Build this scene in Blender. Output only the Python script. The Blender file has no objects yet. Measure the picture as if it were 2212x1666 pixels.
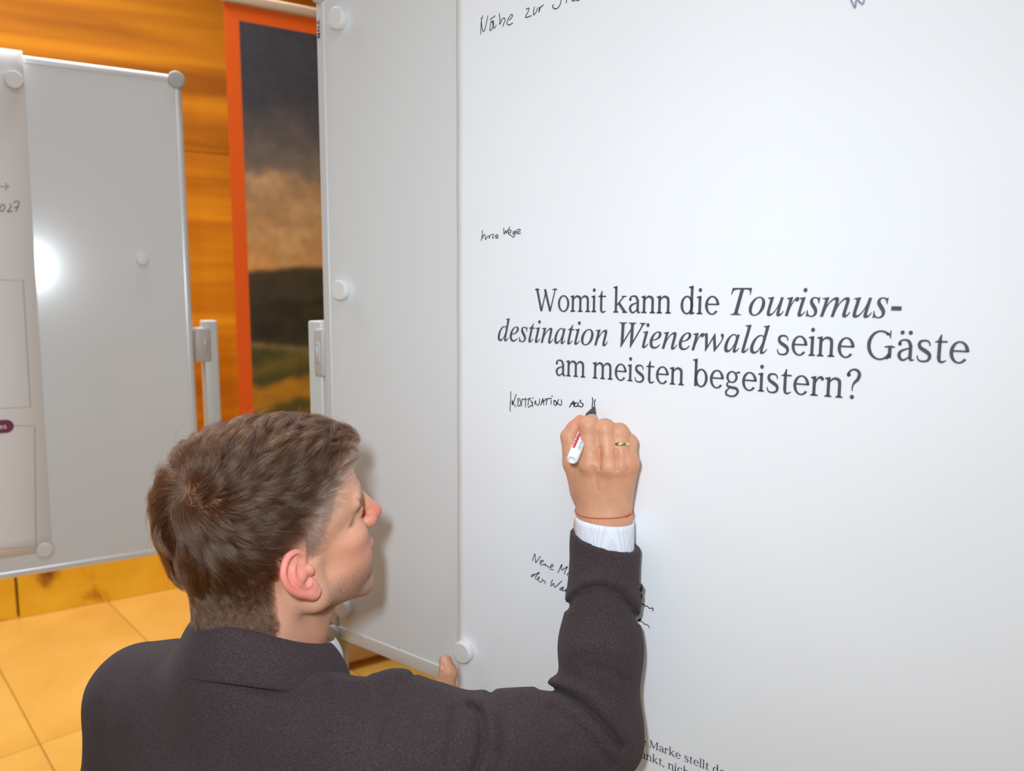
import bpy, bmesh, math, random
import numpy as np
from mathutils import Vector, Matrix
SC = bpy.context.scene
COL = SC.collection
# ------------------------------------------------------------------ camera, world, light, exposure
CAM_H = 1.25
PITCH = math.atan(205 / 1620.0)
FOC, PCX, PCY = 1620.0, 1020.0, 833.0
cam_d = bpy.data.cameras.new('camera')
cam_d.sensor_width = 36.0
cam_d.lens = FOC / 2212 * 36.0
cam_d.shift_x = (1106 - PCX) / 2212
cam_d.clip_start = 0.02
cam_d.dof.use_dof = True
cam_d.dof.focus_distance = 0.92
cam_d.dof.aperture_fstop = 4.2
cam = bpy.data.objects.new('camera', cam_d)
cam.location = (0, 0, CAM_H)
cam.rotation_euler = (math.pi / 2 - PITCH, 0, 0)
COL.objects.link(cam)
SC.camera = cam
SC.view_settings.view_transform = 'Standard'
SC.view_settings.look = 'None'
SC.view_settings.gamma = 1.0
SC.view_settings.use_curve_mapping = False
SC.view_settings.exposure = 0.0
w = bpy.data.worlds.new('room_ambience')
SC.world = w
w.use_nodes = True
w.node_tree.nodes['Background'].inputs[0].default_value = (0.84, 0.93, 1.0, 1)
w.node_tree.nodes['Background'].inputs[1].default_value = 0.28


def area(name, loc, target, size, power, color, size_y=None, spread=math.pi):
    d = bpy.data.lights.new(name, 'AREA')
    d.energy = power; d.color = color; d.size = size; d.spread = spread
    if size_y:
        d.shape = 'RECTANGLE'; d.size_y = size_y
    o = bpy.data.objects.new(name, d)
    o.location = loc
    o.rotation_euler = (Vector(target) - Vector(loc)).to_track_quat('-Z', 'Y').to_euler()
    COL.objects.link(o)
    return o


# the photographer's flash, just above the lens
area('camera_flash', (-0.065, -0.02, CAM_H + 0.105), (-0.22, 1.0, CAM_H - 0.10), 0.035, 7.8, (0.80, 0.91, 1.0), 0.08, spread=2.85)
# overhead lights: a ceiling luminaire of the room, then an added fill
area('overhead_light', (-1.2, 2.1, 2.92), (-1.2, 2.12, 0), 1.6, 40.0, (0.95, 0.98, 1.0), 1.2, spread=2.2)
area('overhead_light', (0.2, -0.5, 2.92), (0.1, 0.0, 0), 1.6, 19.0, (0.86, 0.94, 1.0), 1.6)  # unseen fill light, added to brighten the poster and boards


# ------------------------------------------------------------------ projection maths used to place things at their real depth
_F = np.array([0, math.cos(PITCH), -math.sin(PITCH)])
_U = np.array([0, math.sin(PITCH), math.cos(PITCH)])
_C = np.array([0, 0, CAM_H])


def ray(x, y):
    return _F + np.array([(x - PCX) / FOC, 0, 0]) + (PCY - y) / FOC * _U


def hit(x, y, O, n):
    r = ray(x, y)
    return _C + (np.dot(np.asarray(O) - _C, n) / np.dot(r, n)) * r


def at(x, y, Y):
    r = ray(x, y)
    return _C + r * (Y / r[1])


class Plane:
    """a vertical plane: origin on the floor, s along it, off towards the camera side"""
    def __init__(self, origin, azimuth):
        a = math.radians(azimuth)
        self.S = np.array([math.sin(a), math.cos(a), 0.0])
        self.N = np.array([math.cos(a), -math.sin(a), 0.0])
        self.O = np.array([origin[0], origin[1], 0.0])
        self.az = azimuth
        self.rotz = math.pi / 2 - a

    def sz(self, x, y, off=0.0):
        q = hit(x, y, self.O + off * self.N, self.N) - self.O
        return float(q @ self.S), float(q[2])

    def p(self, s, z, off=0.0):
        q = self.O + s * self.S + off * self.N
        return (float(q[0]), float(q[1]), float(z))


# ------------------------------------------------------------------ materials
def lin(c):
    return tuple(((v / 255) / 12.92 if v / 255 <= 0.04045 else ((v / 255 + 0.055) / 1.055) ** 2.4) for v in c)


def mat(name, rgb, rough=0.5, metal=0.0, spec=0.5, coat=0.0, sss=0.0, sheen=0.0):
    m = bpy.data.materials.new(name)
    m.use_nodes = True
    b = m.node_tree.nodes['Principled BSDF']
    b.inputs['Base Color'].default_value = (*lin(rgb), 1)
    b.inputs['Roughness'].default_value = rough
    b.inputs['Metallic'].default_value = metal
    b.inputs['Specular IOR Level'].default_value = spec
    b.inputs['Coat Weight'].default_value = coat
    if sss:
        b.inputs['Subsurface Weight'].default_value = sss
        b.inputs['Subsurface Radius'].default_value = (1.0, 0.35, 0.2)
        b.inputs['Subsurface Scale'].default_value = 0.004
    if sheen:
        b.inputs['Sheen Weight'].default_value = sheen
        b.inputs['Sheen Roughness'].default_value = 0.4
    return m


def nd(m, t, **kw):
    n = m.node_tree.nodes.new(t)
    for k, v in kw.items():
        if k in n.inputs:
            n.inputs[k].default_value = v
        else:
            setattr(n, k, v)
    return n


def lk(m, a, ao, b, bi):
    m.node_tree.links.new(a.outputs[ao], b.inputs[bi])


def bsdf(m):
    return m.node_tree.nodes['Principled BSDF']


def ramp(m, stops):
    r = nd(m, 'ShaderNodeValToRGB')
    e = r.color_ramp.elements
    while len(e) < len(stops):
        e.new(0.5)
    for i, (p, c) in enumerate(stops):
        e[i].position = p
        e[i].color = (*lin(c), 1)
    return r


def noise_mat(name, stops, scale, mapping=(1, 1, 1), detail=6, rough=0.5, distort=0.0, bump=0.0, bscale=None, spec=0.5, nrough=0.55):
    m = mat(name, stops[0][1], rough, spec=spec)
    tc = nd(m, 'ShaderNodeTexCoord'); mp = nd(m, 'ShaderNodeMapping')
    mp.inputs['Scale'].default_value = mapping
    nz = nd(m, 'ShaderNodeTexNoise', Scale=scale, Detail=detail, Distortion=distort, Roughness=nrough)
    lk(m, tc, 'Object', mp, 'Vector'); lk(m, mp, 'Vector', nz, 'Vector')
    r = ramp(m, stops)
    lk(m, nz, 'Fac', r, 'Fac'); lk(m, r, 'Color', bsdf(m), 'Base Color')
    if bump:
        n2 = nd(m, 'ShaderNodeTexNoise', Scale=bscale or scale * 4, Detail=3.0)
        lk(m, mp, 'Vector', n2, 'Vector')
        bp = nd(m, 'ShaderNodeBump', Strength=bump, Distance=0.001)
        lk(m, n2, 'Fac', bp, 'Height'); lk(m, bp, 'Normal', bsdf(m), 'Normal')
    return m


# ------------------------------------------------------------------ object helpers
def tag(o, label=None, cat=None, group=None, kind=None):
    if label: o['label'] = label
    if cat: o['category'] = cat
    if group: o['group'] = group
    if kind: o['kind'] = kind
    return o


def empty(name, loc=(0, 0, 0), rotz=0.0):
    o = bpy.data.objects.new(name, None)
    o.location = loc; o.rotation_euler = (0, 0, rotz)
    o.empty_display_size = 0.05
    COL.objects.link(o)
    return o


def mesh_obj(name, me, m, parent=None, smooth=False):
    o = bpy.data.objects.new(name, me)
    COL.objects.link(o)
    if m is not None:
        me.materials.append(m)
    if smooth:
        me.polygons.foreach_set('use_smooth', [True] * len(me.polygons))
    if parent is not None:
        o.parent = parent
    return o


def obj(name, bm, m, parent=None, smooth=False):
    me = bpy.data.meshes.new(name)
    bm.normal_update()
    bm.to_mesh(me); bm.free()
    return mesh_obj(name, me, m, parent, smooth)


def pyobj(name, v, f, m, parent=None, smooth=False):
    me = bpy.data.meshes.new(name)
    me.from_pydata([tuple(map(float, q)) for q in v], [], f)
    me.update()
    return mesh_obj(name, me, m, parent, smooth)


def box(bm, x0, x1, y0, y1, z0, z1, bevel=0.0, seg=2):
    r = bmesh.ops.create_cube(bm, size=1.0)
    for v in r['verts']:
        v.co = Vector(((x0 + x1) / 2 + v.co.x * (x1 - x0), (y0 + y1) / 2 + v.co.y * (y1 - y0), (z0 + z1) / 2 + v.co.z * (z1 - z0)))
    if bevel:
        es = list({e for v in r['verts'] for e in v.link_edges})
        bmesh.ops.bevel(bm, geom=es, offset=bevel, segments=seg, affect='EDGES', profile=0.5)
    return bm


def lathe(bm, prof, axis_o, axis_d, seg=28):
    """prof: list of (distance along axis, radius)"""
    d = Vector(axis_d).normalized(); o = Vector(axis_o)
    u = d.orthogonal().normalized(); v = d.cross(u)
    rings = []
    for a, r in prof:
        rings.append([bm.verts.new(o + d * a + (u * math.cos(t) + v * math.sin(t)) * max(r, 1e-5)) for t in [2 * math.pi * i / seg for i in range(seg)]])
    for A, Bq in zip(rings, rings[1:]):
        for i in range(seg):
            j = (i + 1) % seg
            bm.faces.new((A[i], A[j], Bq[j], Bq[i]))
    bm.faces.new(rings[0][::-1]); bm.faces.new(rings[-1])
    return bm


def tube(bm, pts, r, seg=10):
    pts = [Vector(p) for p in pts]
    rings = []
    u = None
    for i, p in enumerate(pts):
        d = (pts[min(i + 1, len(pts) - 1)] - pts[max(i - 1, 0)]).normalized()
        u = (d.orthogonal() if u is None else (u - d * u.dot(d))).normalized()
        v = d.cross(u)
        rr = r[i] if isinstance(r, (list, tuple)) else r
        rings.append([bm.verts.new(p + (u * math.cos(t) + v * math.sin(t)) * rr) for t in [2 * math.pi * k / seg for k in range(seg)]])
    for A, Bq in zip(rings, rings[1:]):
        for i in range(seg):
            j = (i + 1) % seg
            bm.faces.new((A[i], A[j], Bq[j], Bq[i]))
    bm.faces.new(rings[0][::-1]); bm.faces.new(rings[-1])
    return bm


def new():
    return bmesh.new()


# ------------------------------------------------------------------ the room
WALL = Plane((-1.805, 2.731), 59.24)
M_WOOD = noise_mat('veneer', [(0.28, (158, 88, 2)), (0.5, (198, 120, 6)), (0.75, (226, 150, 18))], 1.3, (0.4, 1, 6), 5, 0.6, 0.6, 0.05, 40, 0.2)
M_GROOVE = mat('dark_joint', (120, 64, 14), 0.8)
M_STONE = noise_mat('yellow_stone', [(0.3, (222, 166, 74)), (0.5, (232, 180, 84)), (0.75, (240, 192, 104))], 2.2, (1, 1, 1), 7, 0.30, 0.8)
M_GROUT = mat('grout', (176, 122, 50), 0.8)
M_PLASTER = noise_mat('warm_plaster', [(0.3, (214, 196, 170)), (0.7, (224, 208, 184))], 6, (1, 1, 1), 4, 0.8)


def skirting_material():
    m = mat('skirting_stone', (214, 148, 40), 0.35)
    tc = nd(m, 'ShaderNodeTexCoord')
    n1 = nd(m, 'ShaderNodeTexNoise', Scale=3.0, Detail=8.0, Distortion=1.6)
    lk(m, tc, 'Object', n1, 'Vector')
    r = ramp(m, [(0.30, (96, 62, 20)), (0.36, (176, 114, 26)), (0.45, (240, 190, 40)), (0.7, (248, 204, 58))])
    lk(m, n1, 'Fac', r, 'Fac'); lk(m, r, 'Color', bsdf(m), 'Base Color')
    return m


M_SKIRT = skirting_material()

fl = empty('floor'); tag(fl, kind='structure')
bm = new(); box(bm, -5.5, 4.5, -2.2, 6.5, -0.05, -0.004); obj('screed', bm, M_GROUT, fl)
ta = math.radians(-41.8)
td = Vector((math.sin(ta), math.cos(ta), 0)); tn = Vector((math.cos(ta), -math.sin(ta), 0))
TW, TL, GAP = 0.437, 1.30, 0.003
off0 = 0.399
lo_ = 2.25
tile_me = None
for i in range(-9, 12):
    for j in range(-7, 8):
        cx = off0 + (i + 0.5) * TW
        cy = lo_ + (j + 0.5) * TL
        c = tn * cx + td * cy
        w_c = np.array([c.x, c.y, 0]) - WALL.O
        if float(w_c @ WALL.N) < -0.55 or c.x < -4.4 or c.x > 3.6 or c.y < -1.5 or c.y > 5.6:
            continue
        if tile_me is None:
            bm = new(); box(bm, -TW / 2 + GAP / 2, TW / 2 - GAP / 2, -TL / 2 + GAP / 2, TL / 2 - GAP / 2, -0.012, 0.0, 0.0012, 1)
            o = obj('tile', bm, M_STONE, fl); tile_me = o.data
        else:
            o = bpy.data.objects.new('tile', tile_me); COL.objects.link(o); o.parent = fl
        o.location = (c.x, c.y, 0); o.rotation_euler = (0, 0, -ta)

# back wall: veneer boards in courses, each its own piece, above a stone skirting
wb = empty('wall_back', WALL.p(0, 0), WALL.rotz); tag(wb, kind='structure')
bm = new(); box(bm, -3.0, 5.2, 0.012, 0.16, 0, 3.0); obj('wall_core', bm, M_GROOVE, wb)
s_a, z_a = WALL.sz(455, 331)
PH, PW = 1.22, 9.0
z_edges = [0.17]
z = z_a
while z - PH > 0.17: z -= PH
while z < 3.0:
    z_edges.append(z); z += PH
z_edges.append(3.0)
k = 0
for za, zb in zip(z_edges, z_edges[1:]):
    x = -3.0
    while x < 5.2:
        xa, xb = max(x, -3.0), min(x + PW, 5.2)
        if xb - xa > 0.1:
            bm = new(); box(bm, xa + 0.0015, xb - 0.0015, 0.0, 0.012, za + 0.0015, zb - 0.0015, 0.001, 1)
            obj('veneer_panel', bm, M_WOOD, wb)
        x += PW
    k += 1
bb = empty('baseboard_back', WALL.p(0, 0), WALL.rotz); tag(bb, kind='structure')
s_j, _ = WALL.sz(38, 1300)
x = s_j
js = [s_j + 1.22 * q for q in range(-3, 5)]
for xa, xb in zip(js, js[1:]):
    if xa < -3.0: continue
    bm = new(); box(bm, xa + 0.004, xb - 0.004, -0.018, -0.0005, 0.0005, 0.168, 0.002, 1)
    obj('skirting_slab', bm, M_SKIRT, bb)
cl = empty('ceiling'); tag(cl, kind='structure')
bm = new(); box(bm, -5.5, 4.5, -2.2, 6.5, 3.0, 3.1); obj('ceiling_slab', bm, M_PLASTER, cl)
wl = empty('wall_left'); tag(wl, kind='structure')
bm = new(); box(bm, -4.6, -4.45, -2.2, 2.0, 0, 3.0); obj('plaster', bm, M_PLASTER, wl)
wr = empty('wall_right'); tag(wr, kind='structure')
bm = new(); box(bm, 3.4, 3.55, -2.2, 6.0, 0, 3.0); obj('plaster', bm, M_PLASTER, wr)

# ------------------------------------------------------------------ writing: a small serif face drawn with a broad pen
def cr(pts, n=6):
    """Catmull-Rom through tuples"""
    P = [np.array(p, float) for p in pts]
    if len(P) < 3:
        return P
    P = [2 * P[0] - P[1]] + P + [2 * P[-1] - P[-2]]
    out = []
    for i in range(1, len(P) - 2):
        for t in np.linspace(0, 1, n, endpoint=False):
            a, b, c, d = P[i - 1], P[i], P[i + 1], P[i + 2]
            out.append(0.5 * ((2 * b) + (c - a) * t + (2 * a - 5 * b + 4 * c - d) * t * t + (3 * b - a - 3 * c + d) * t ** 3))
    out.append(P[-2])
    return out


class Glyphs:
    def __init__(self):
        self.v = []; self.f = []; self.x = 0.0

    def poly(self, pts):
        n = len(self.v)
        self.v += [(self.x + p[0], p[1]) for p in pts]
        self.f.append(tuple(range(n, n + len(pts))))

    def pen(self, pts, smooth=True):
        P = cr(pts) if smooth else [np.array(p, float) for p in pts]
        L, R_ = [], []
        for i, p in enumerate(P):
            d = P[min(i + 1, len(P) - 1)][:2] - P[max(i - 1, 0)][:2]
            d = d / (np.linalg.norm(d) + 1e-9)
            nrm = np.array([-d[1], d[0]]) * p[2] / 2
            L.append(p[:2] + nrm); R_.append(p[:2] - nrm)
        for i in range(len(P) - 1):
            self.poly([L[i], L[i + 1], R_[i + 1], R_[i]])

    def ring(self, cx, cy, rx, ry, tx, ty, a0=0, a1=360, n=40):
        A = [math.radians(a0 + (a1 - a0) * i / n) for i in range(n + 1)]
        o = [(cx + rx * math.cos(a), cy + ry * math.sin(a)) for a in A]
        q = [(cx + (rx - tx) * math.cos(a), cy + (ry - ty) * math.sin(a)) for a in A]
        for i in range(n):
            self.poly([o[i], o[i + 1], q[i + 1], q[i]])

    def dot(self, cx, cy, r):
        self.poly([(cx + r * math.cos(a), cy + r * math.sin(a)) for a in [2 * math.pi * i / 16 for i in range(16)]])

    def stem(self, x, y0, y1, w=84):
        self.poly([(x, y0), (x + w, y0), (x + w, y1), (x, y1)])

    def foot(self, x, y=0, w=84, l=50, r=50, t=34):
        self.poly([(x - l, y), (x + w + r, y), (x + w + r, y + t * 0.8), (x + w, y + t * 1.5), (x, y + t * 1.5), (x - l, y + t * 0.8)])

    def flag(self, x, y, w=84):
        self.poly([(x - 58, y - 42), (x + 10, y - 62), (x + w, y - 60), (x + w, y + 14), (x + w - 20, y + 12), (x - 58, y - 16)])

    def arch(self, x0, x1, h=480):
        self.pen([(x0 + 60, h - 120, 30), (x0 + 130, h - 45, 46), (x0 + 205, h - 18, 62), (x1 + 20, h - 60, 84), (x1 + 42, h - 150, 84)])
        self.stem(x1, 0, h - 148)
        self.foot(x1)

    def ch(self, c):
        g = self
        if c == ' ': g.x += 235; return
        if c in 'iı':
            g.stem(62, 0, 450); g.foot(62); g.flag(62, 480); g.dot(104, 640, 54); w = 225
        elif c == 'l':
            g.stem(62, 0, 720); g.foot(62); g.flag(62, 745); w = 225
        elif c in 'nhm':
            if c == 'h': g.stem(62, 0, 720); g.flag(62, 745)
            else: g.stem(62, 0, 450); g.flag(62, 480)
            g.foot(62); g.arch(62, 345); w = 510
            if c == 'm': g.arch(345, 625); w = 790
        elif c == 'r':
            g.stem(62, 0, 450); g.foot(62, r=70); g.flag(62, 480)
            g.pen([(130, 330, 34), (185, 430, 44), (255, 470, 60), (300, 462, 70)]); g.dot(305, 432, 46); w = 370
        elif c == 'o':
            g.ring(252, 240, 222, 252, 84, 42); w = 505
        elif c == 'e':
            g.ring(252, 240, 215, 252, 84, 42, 4, 322); g.poly([(110, 246), (440, 246), (462, 258), (462, 288), (110, 288)]); w = 490
        elif c == 'c':
            g.ring(250, 240, 212, 252, 84, 42, 52, 318); g.dot(362, 408, 48); w = 455
        elif c == 'd':
            g.ring(235, 240, 200, 252, 84, 44); g.stem(340, 20, 720); g.flag(340, 745)
            g.poly([(340, 60), (424, 50), (485, 50), (485, 22), (380, -14), (340, -10)]); w = 530
        elif c == 'b':
            g.ring(275, 240, 205, 252, 84, 44); g.stem(62, 10, 720); g.flag(62, 745); w = 510
        elif c == 'p':
            g.ring(275, 240, 205, 252, 84, 44); g.stem(62, -200, 450); g.flag(62, 480); g.foot(62, -225, r=70); w = 515
        elif c == 'u':
            g.stem(56, 120, 450); g.flag(56, 480); g.stem(340, 20, 450); g.flag(340, 480)
            g.pen([(98, 150, 84), (112, 60, 80), (185, 12, 62), (270, 30, 44), (350, 95, 30)])
            g.poly([(340, 60), (424, 50), (485, 50), (485, 22), (380, -14), (340, -10)]); w = 520
        elif c in 'aä':
            g.stem(300, 50, 350)
            g.pen([(75, 360, 66), (100, 440, 50), (190, 474, 44), (290, 445, 70), (342, 340, 84)]); g.dot(88, 380, 44)
            g.pen([(330, 290, 34), (230, 262, 42), (120, 210, 62), (84, 125, 84), (125, 35, 66), (205, 14, 46), (330, 95, 34)])
            g.pen([(342, 70, 84), (370, 18, 56), (440, 28, 28)])
            if c == 'ä': g.dot(130, 640, 50); g.dot(320, 640, 50)
            w = 455
        elif c == 't':
            g.stem(98, 90, 470); g.poly([(98, 460), (182, 460), (182, 620), (150, 620), (98, 500)]); g.poly([(20, 440), (310, 440), (310, 482), (60, 482)])
            g.pen([(140, 100, 84), (160, 28, 66), (225, 8, 48), (310, 48, 26)]); w = 330
        elif c == 's':
            g.pen([(325, 350, 30), (318, 410, 36), (270, 462, 44), (190, 474, 48), (105, 445, 66), (82, 370, 78), (125, 300, 86), (225, 240, 94), (310, 180, 88), (335, 105, 76), (295, 30, 60), (205, 2, 46), (110, 15, 42), (62, 70, 36), (52, 135, 28)]); w = 400
        elif c == 'k':
            g.stem(62, 0, 720); g.foot(62); g.flag(62, 745)
            g.pen([(140, 215, 40), (380, 462, 44)], False); g.pen([(205, 275, 84), (430, 10, 92)], False)
            g.poly([(300, 446), (470, 446), (470, 480), (300, 480)]); g.poly([(330, 0), (510, 0), (510, 32), (330, 32)]); w = 515
        elif c == 'g':
            g.ring(215, 325, 170, 160, 72, 40)
            g.pen([(130, 195, 34), (78, 140, 48), (100, 78, 62), (220, 50, 70), (350, 30, 76), (405, -50, 72), (340, -150, 56), (210, -185, 46), (80, -150, 56), (52, -80, 60), (105, -5, 40), (180, 40, 30)])
            g.pen([(330, 425, 34), (380, 455, 48), (450, 452, 56)], False); w = 480
        elif c == 'W':
            g.pen([(85, 670, 84), (270, 0, 84)], False); g.pen([(270, 10, 50), (450, 640, 42)], False); g.pen([(400, 670, 84), (620, 0, 84)], False)
            g.pen([(618, 10, 50), (810, 670, 42)], False)
            g.foot(50, 640, 70, 55, 60); g.foot(780, 640, 50, 80, 60); w = 890
        elif c == 'M':
            g.pen([(115, 0, 46), (135, 660, 46)], False); g.pen([(140, 670, 92), (395, 30, 92)], False); g.pen([(395, 40, 40), (640, 650, 44)], False); g.stem(630, 0, 670, 88)
            g.foot(92, 0, 46, 60, 60); g.foot(630, 0, 88, 60, 60); g.foot(110, 636, 46, 80, 0); g.foot(640, 636, 70, 0, 70); w = 815
        elif c == 'G':
            g.ring(370, 330, 325, 350, 92, 44, 48, 322); g.stem(560, 40, 290, 88); g.foot(560, 280, 88, 90, 75)
            g.pen([(600, 90, 60), (560, 40, 50), (520, 20, 40)], False); g.pen([(600, 680, 30), (600, 500, 30)], False); g.pen([(520, 620, 50), (600, 560, 46)], False); w = 745
        elif c == '?':
            g.pen([(70, 560, 60), (95, 640, 52), (180, 700, 46), (290, 690, 66), (352, 600, 84), (320, 480, 84), (240, 390, 62), (200, 300, 40), (198, 190, 30)]); g.dot(90, 575, 52); g.dot(200, 45, 54); w = 420
        elif c == ',':
            g.dot(100, 40, 52); g.pen([(128, 30, 50), (125, -50, 36), (70, -120, 16)]); w = 210
        else:
            w = 300
        g.x += w

    def text(self, s):
        for c in s:
            self.ch(c)
        return self


def italic(s):
    o = ''
    for c in s:
        if c == 'h': o += '\u210e'
        elif 'a' <= c <= 'z': o += chr(0x1D44E + ord(c) - 97)
        elif 'A' <= c <= 'Z': o += chr(0x1D434 + ord(c) - 65)
        else: o += c
    return o


def font_mesh(s, offset=0.0):
    c = bpy.data.curves.new('lettering', 'FONT')
    c.body = s; c.size = 1000; c.offset = offset * 1000; c.fill_mode = 'FRONT'; c.resolution_u = 6
    o = bpy.data.objects.new('lettering', c); COL.objects.link(o)
    dg = bpy.context.evaluated_depsgraph_get()
    me = o.evaluated_get(dg).to_mesh()
    v = [(q.co.x, q.co.y) for q in me.vertices]; f = [tuple(p.vertices) for p in me.polygons]
    o.evaluated_get(dg).to_mesh_clear()
    bpy.data.objects.remove(o); bpy.data.curves.remove(c)
    return v, f


def place_text(name, v, f, pl, s0, s1, zb, em, off, m, parent, label=None, slope=0.0):
    a = np.array(v, float)
    x0, x1 = a[:, 0].min(), a[:, 0].max()
    sx = (s1 - s0) / (x1 - x0)
    pts = [pl.p(s0 + (x - x0) * sx, zb + y * em / 1000 + slope * (x - x0) * sx, off) for x, y in v]
    o = pyobj(name, pts, f, m, None)
    o.parent = parent
    o.matrix_parent_inverse = parent.matrix_basis.inverted() if parent else Matrix()
    if label: o['label'] = label
    return o


def ribbon(strokes, pl, off, width, smooth=True):
    """handwriting: strokes of picture points carried onto the plane and drawn as thin ink ribbons"""
    V, Fc = [], []
    for st in strokes:
        q = [np.array(pl.sz(x, y, off)) for x, y in st]
        if smooth and len(q) > 2:
            q = cr(q, 5)
        L = len(q)
        if L == 1:
            q = [q[0] - [width * .6, 0], q[0] + [width * .6, 0]]; L = 2
        b = len(V)
        for i, p in enumerate(q):
            d = q[min(i + 1, L - 1)] - q[max(i - 1, 0)]
            d = d / (np.linalg.norm(d) + 1e-12)
            nn = np.array([-d[1], d[0]]) * width / 2
            e = d * width * 0.35 * ((i == L - 1) - (i == 0))
            V.append(pl.p(*(p + nn + e), off)); V.append(pl.p(*(p - nn + e), off))
        for i in range(L - 1):
            Fc.append((b + 2 * i, b + 2 * i + 2, b + 2 * i + 3, b + 2 * i + 1))
    return V, Fc


def ink(name, strokes, pl, off, width, m, parent, crop=None, label=None, smooth=True):
    if crop:
        ox, oy, k = crop
        strokes = [[(ox + x / k, oy + y / k) for x, y in st] for st in strokes]
    V, Fc = ribbon(strokes, pl, off, width, smooth)
    o = pyobj(name, V, Fc, m, None)
    o.parent = parent; o.matrix_parent_inverse = parent.matrix_basis.inverted()
    if label: o['label'] = label
    return o


# ------------------------------------------------------------------ whiteboards
M_BOARD = mat('enamel_board', (226, 227, 226), 0.16, coat=0.3)
M_BOARD2 = mat('enamel_board_far', (232, 233, 233), 0.16, coat=0.2)
M_ALU = mat('anodised_aluminium', (214, 212, 208), 0.45, 0.1)
M_ALU2 = mat('bright_aluminium', (232, 233, 234), 0.30, 0.15)
M_CAP = mat('grey_plastic_cap', (188, 188, 184), 0.45)
M_POST = mat('lacquered_steel', (206, 206, 200), 0.35)
M_CLAMP = mat('clamp_plastic', (190, 184, 178), 0.4)
M_MAG = mat('white_magnet', (232, 230, 228), 0.35)
M_PAPER = noise_mat('poster_paper', [(0.3, (240, 241, 243)), (0.7, (244, 245, 247))], 3, rough=0.62, bump=0.02, bscale=5, spec=0.3)
M_PAPER2 = mat('poster_paper_far', (246, 244, 242), 0.7)
M_PRINT = mat('print_grey', (88, 84, 92), 0.6, spec=0.2)
M_INK = mat('marker_ink', (30, 32, 40), 0.5, spec=0.2)
M_BRAND = mat('rail_print', (60, 60, 84), 0.5)
M_RUBBER = mat('castor_rubber', (40, 40, 42), 0.7)


def whiteboard(pl, s0, s1, z0, z1, fw, label, board_m, rail_m, post_s, post_top, rail_round, clamp_z, rail_d=0.02, fwb=None):
    fwb = fwb or fw
    """a tilting board on a two-column wheeled stand; local x along the board, local -y towards the viewer"""
    r = empty('whiteboard', pl.p(0, 0), pl.rotz)
    tag(r, label, 'whiteboard')
    bm = new(); box(bm, s0 + fw * .5, s1 - fw * .5, -0.0005, 0.010, z0 + fw * .5, z1 - fw * .5); obj('board_surface', bm, board_m, r)
    for (a0, a1, b0, b1) in ((s0, s0 + fw, z0 + fwb, z1 - fw), (s1 - fw, s1, z0 + fwb, z1 - fw), (s0 + fw, s1 - fw, z0, z0 + fwb), (s0 + fw, s1 - fw, z1 - fw, z1)):
        bm = new(); box(bm, a0, a1, -0.0028, rail_d, b0, b1, fw * rail_round, 4)
        obj('frame_rail', bm, rail_m, r, True)
    for a in (s0 + fw * .55, s1 - fw * .55):
        for b in (z0 + fw * .55, z1 - fw * .55):
            bm = new(); cr_ = fw * 0.86
            lathe(bm, [(-0.010, cr_ * .8), (-0.0095, cr_ * .93), (-0.007, cr_), (0.014, cr_), (0.017, cr_ * .9)], (a, 0, b), (0, 1, 0), 24)
            obj('corner_cap', bm, M_CAP, r, True)
    for side, a in ((-1, s0 - post_s), (1, s1 + post_s)):
        bm = new(); box(bm, a - 0.017, a + 0.017, 0.0, 0.05, 0.10, post_top, 0.004, 3); obj('column', bm, M_POST, r, True)
        bm = new(); box(bm, min(a, a - side * (post_s - .002)) , max(a, a - side * (post_s - .002)), -0.004, 0.03, clamp_z - 0.042, clamp_z + 0.042, 0.006, 3)
        ac = a - side * 0.014
        box(bm, ac - 0.005, ac + 0.005, -0.0065, 0.0, clamp_z - 0.018, clamp_z + 0.018, 0.002, 2)
        cp = obj('pivot_clamp', bm, M_CLAMP, r, True)
        bm = new(); tube(bm, [(ac, -0.007, clamp_z + 0.010), (ac, -0.007, clamp_z - 0.010)], 0.0012, 8)
        obj('locking_pin', bm, M_POST, cp, True)
        bm = new(); box(bm, a - 0.03, a + 0.03, -0.28, 0.32, 0.06, 0.10, 0.01, 3); ft = obj('foot_bar', bm, M_POST, r, True)
        for yy in (-0.25, 0.29):
            bm = new(); lathe(bm, [(-0.012, 0.026), (-0.010, 0.03), (0.010, 0.03), (0.012, 0.026)], (a, yy, 0.0302), (1, 0, 0), 18)
            obj('castor', bm, M_RUBBER, ft, True)
    return r


FB = Plane((-0.24888, 1.27), math.degrees(math.atan2(0.794294, -0.607533)))
FW = 0.0165
board = whiteboard(FB, 0.0, 1.25, 0.641, 1.727, FW, 'large white board in the foreground carrying the question poster', M_BOARD, M_ALU, 0.028, 1.199, 0.12, 1.145, fwb=0.023)
v_, f_ = font_mesh('MAUL', 0.02)
# maker's lettering runs up the left rail
a = np.array(v_, float); x0, x1 = a[:, 0].min(), a[:, 0].max()
_, zt = FB.sz(688, 40, .007); _, zb_ = FB.sz(688, 82, .007)
kk = (zt - zb_) / (x1 - x0)
pts = [FB.p(0.0125 - y * kk * 0.85, zb_ + (x - x0) * kk, 0.0063) for x, y in v_]
o = pyobj('rail_lettering', pts, f_, M_BRAND); o.parent = board; o.matrix_parent_inverse = board.matrix_basis.inverted(); o['label'] = 'dark maker lettering on the left rail'

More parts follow.
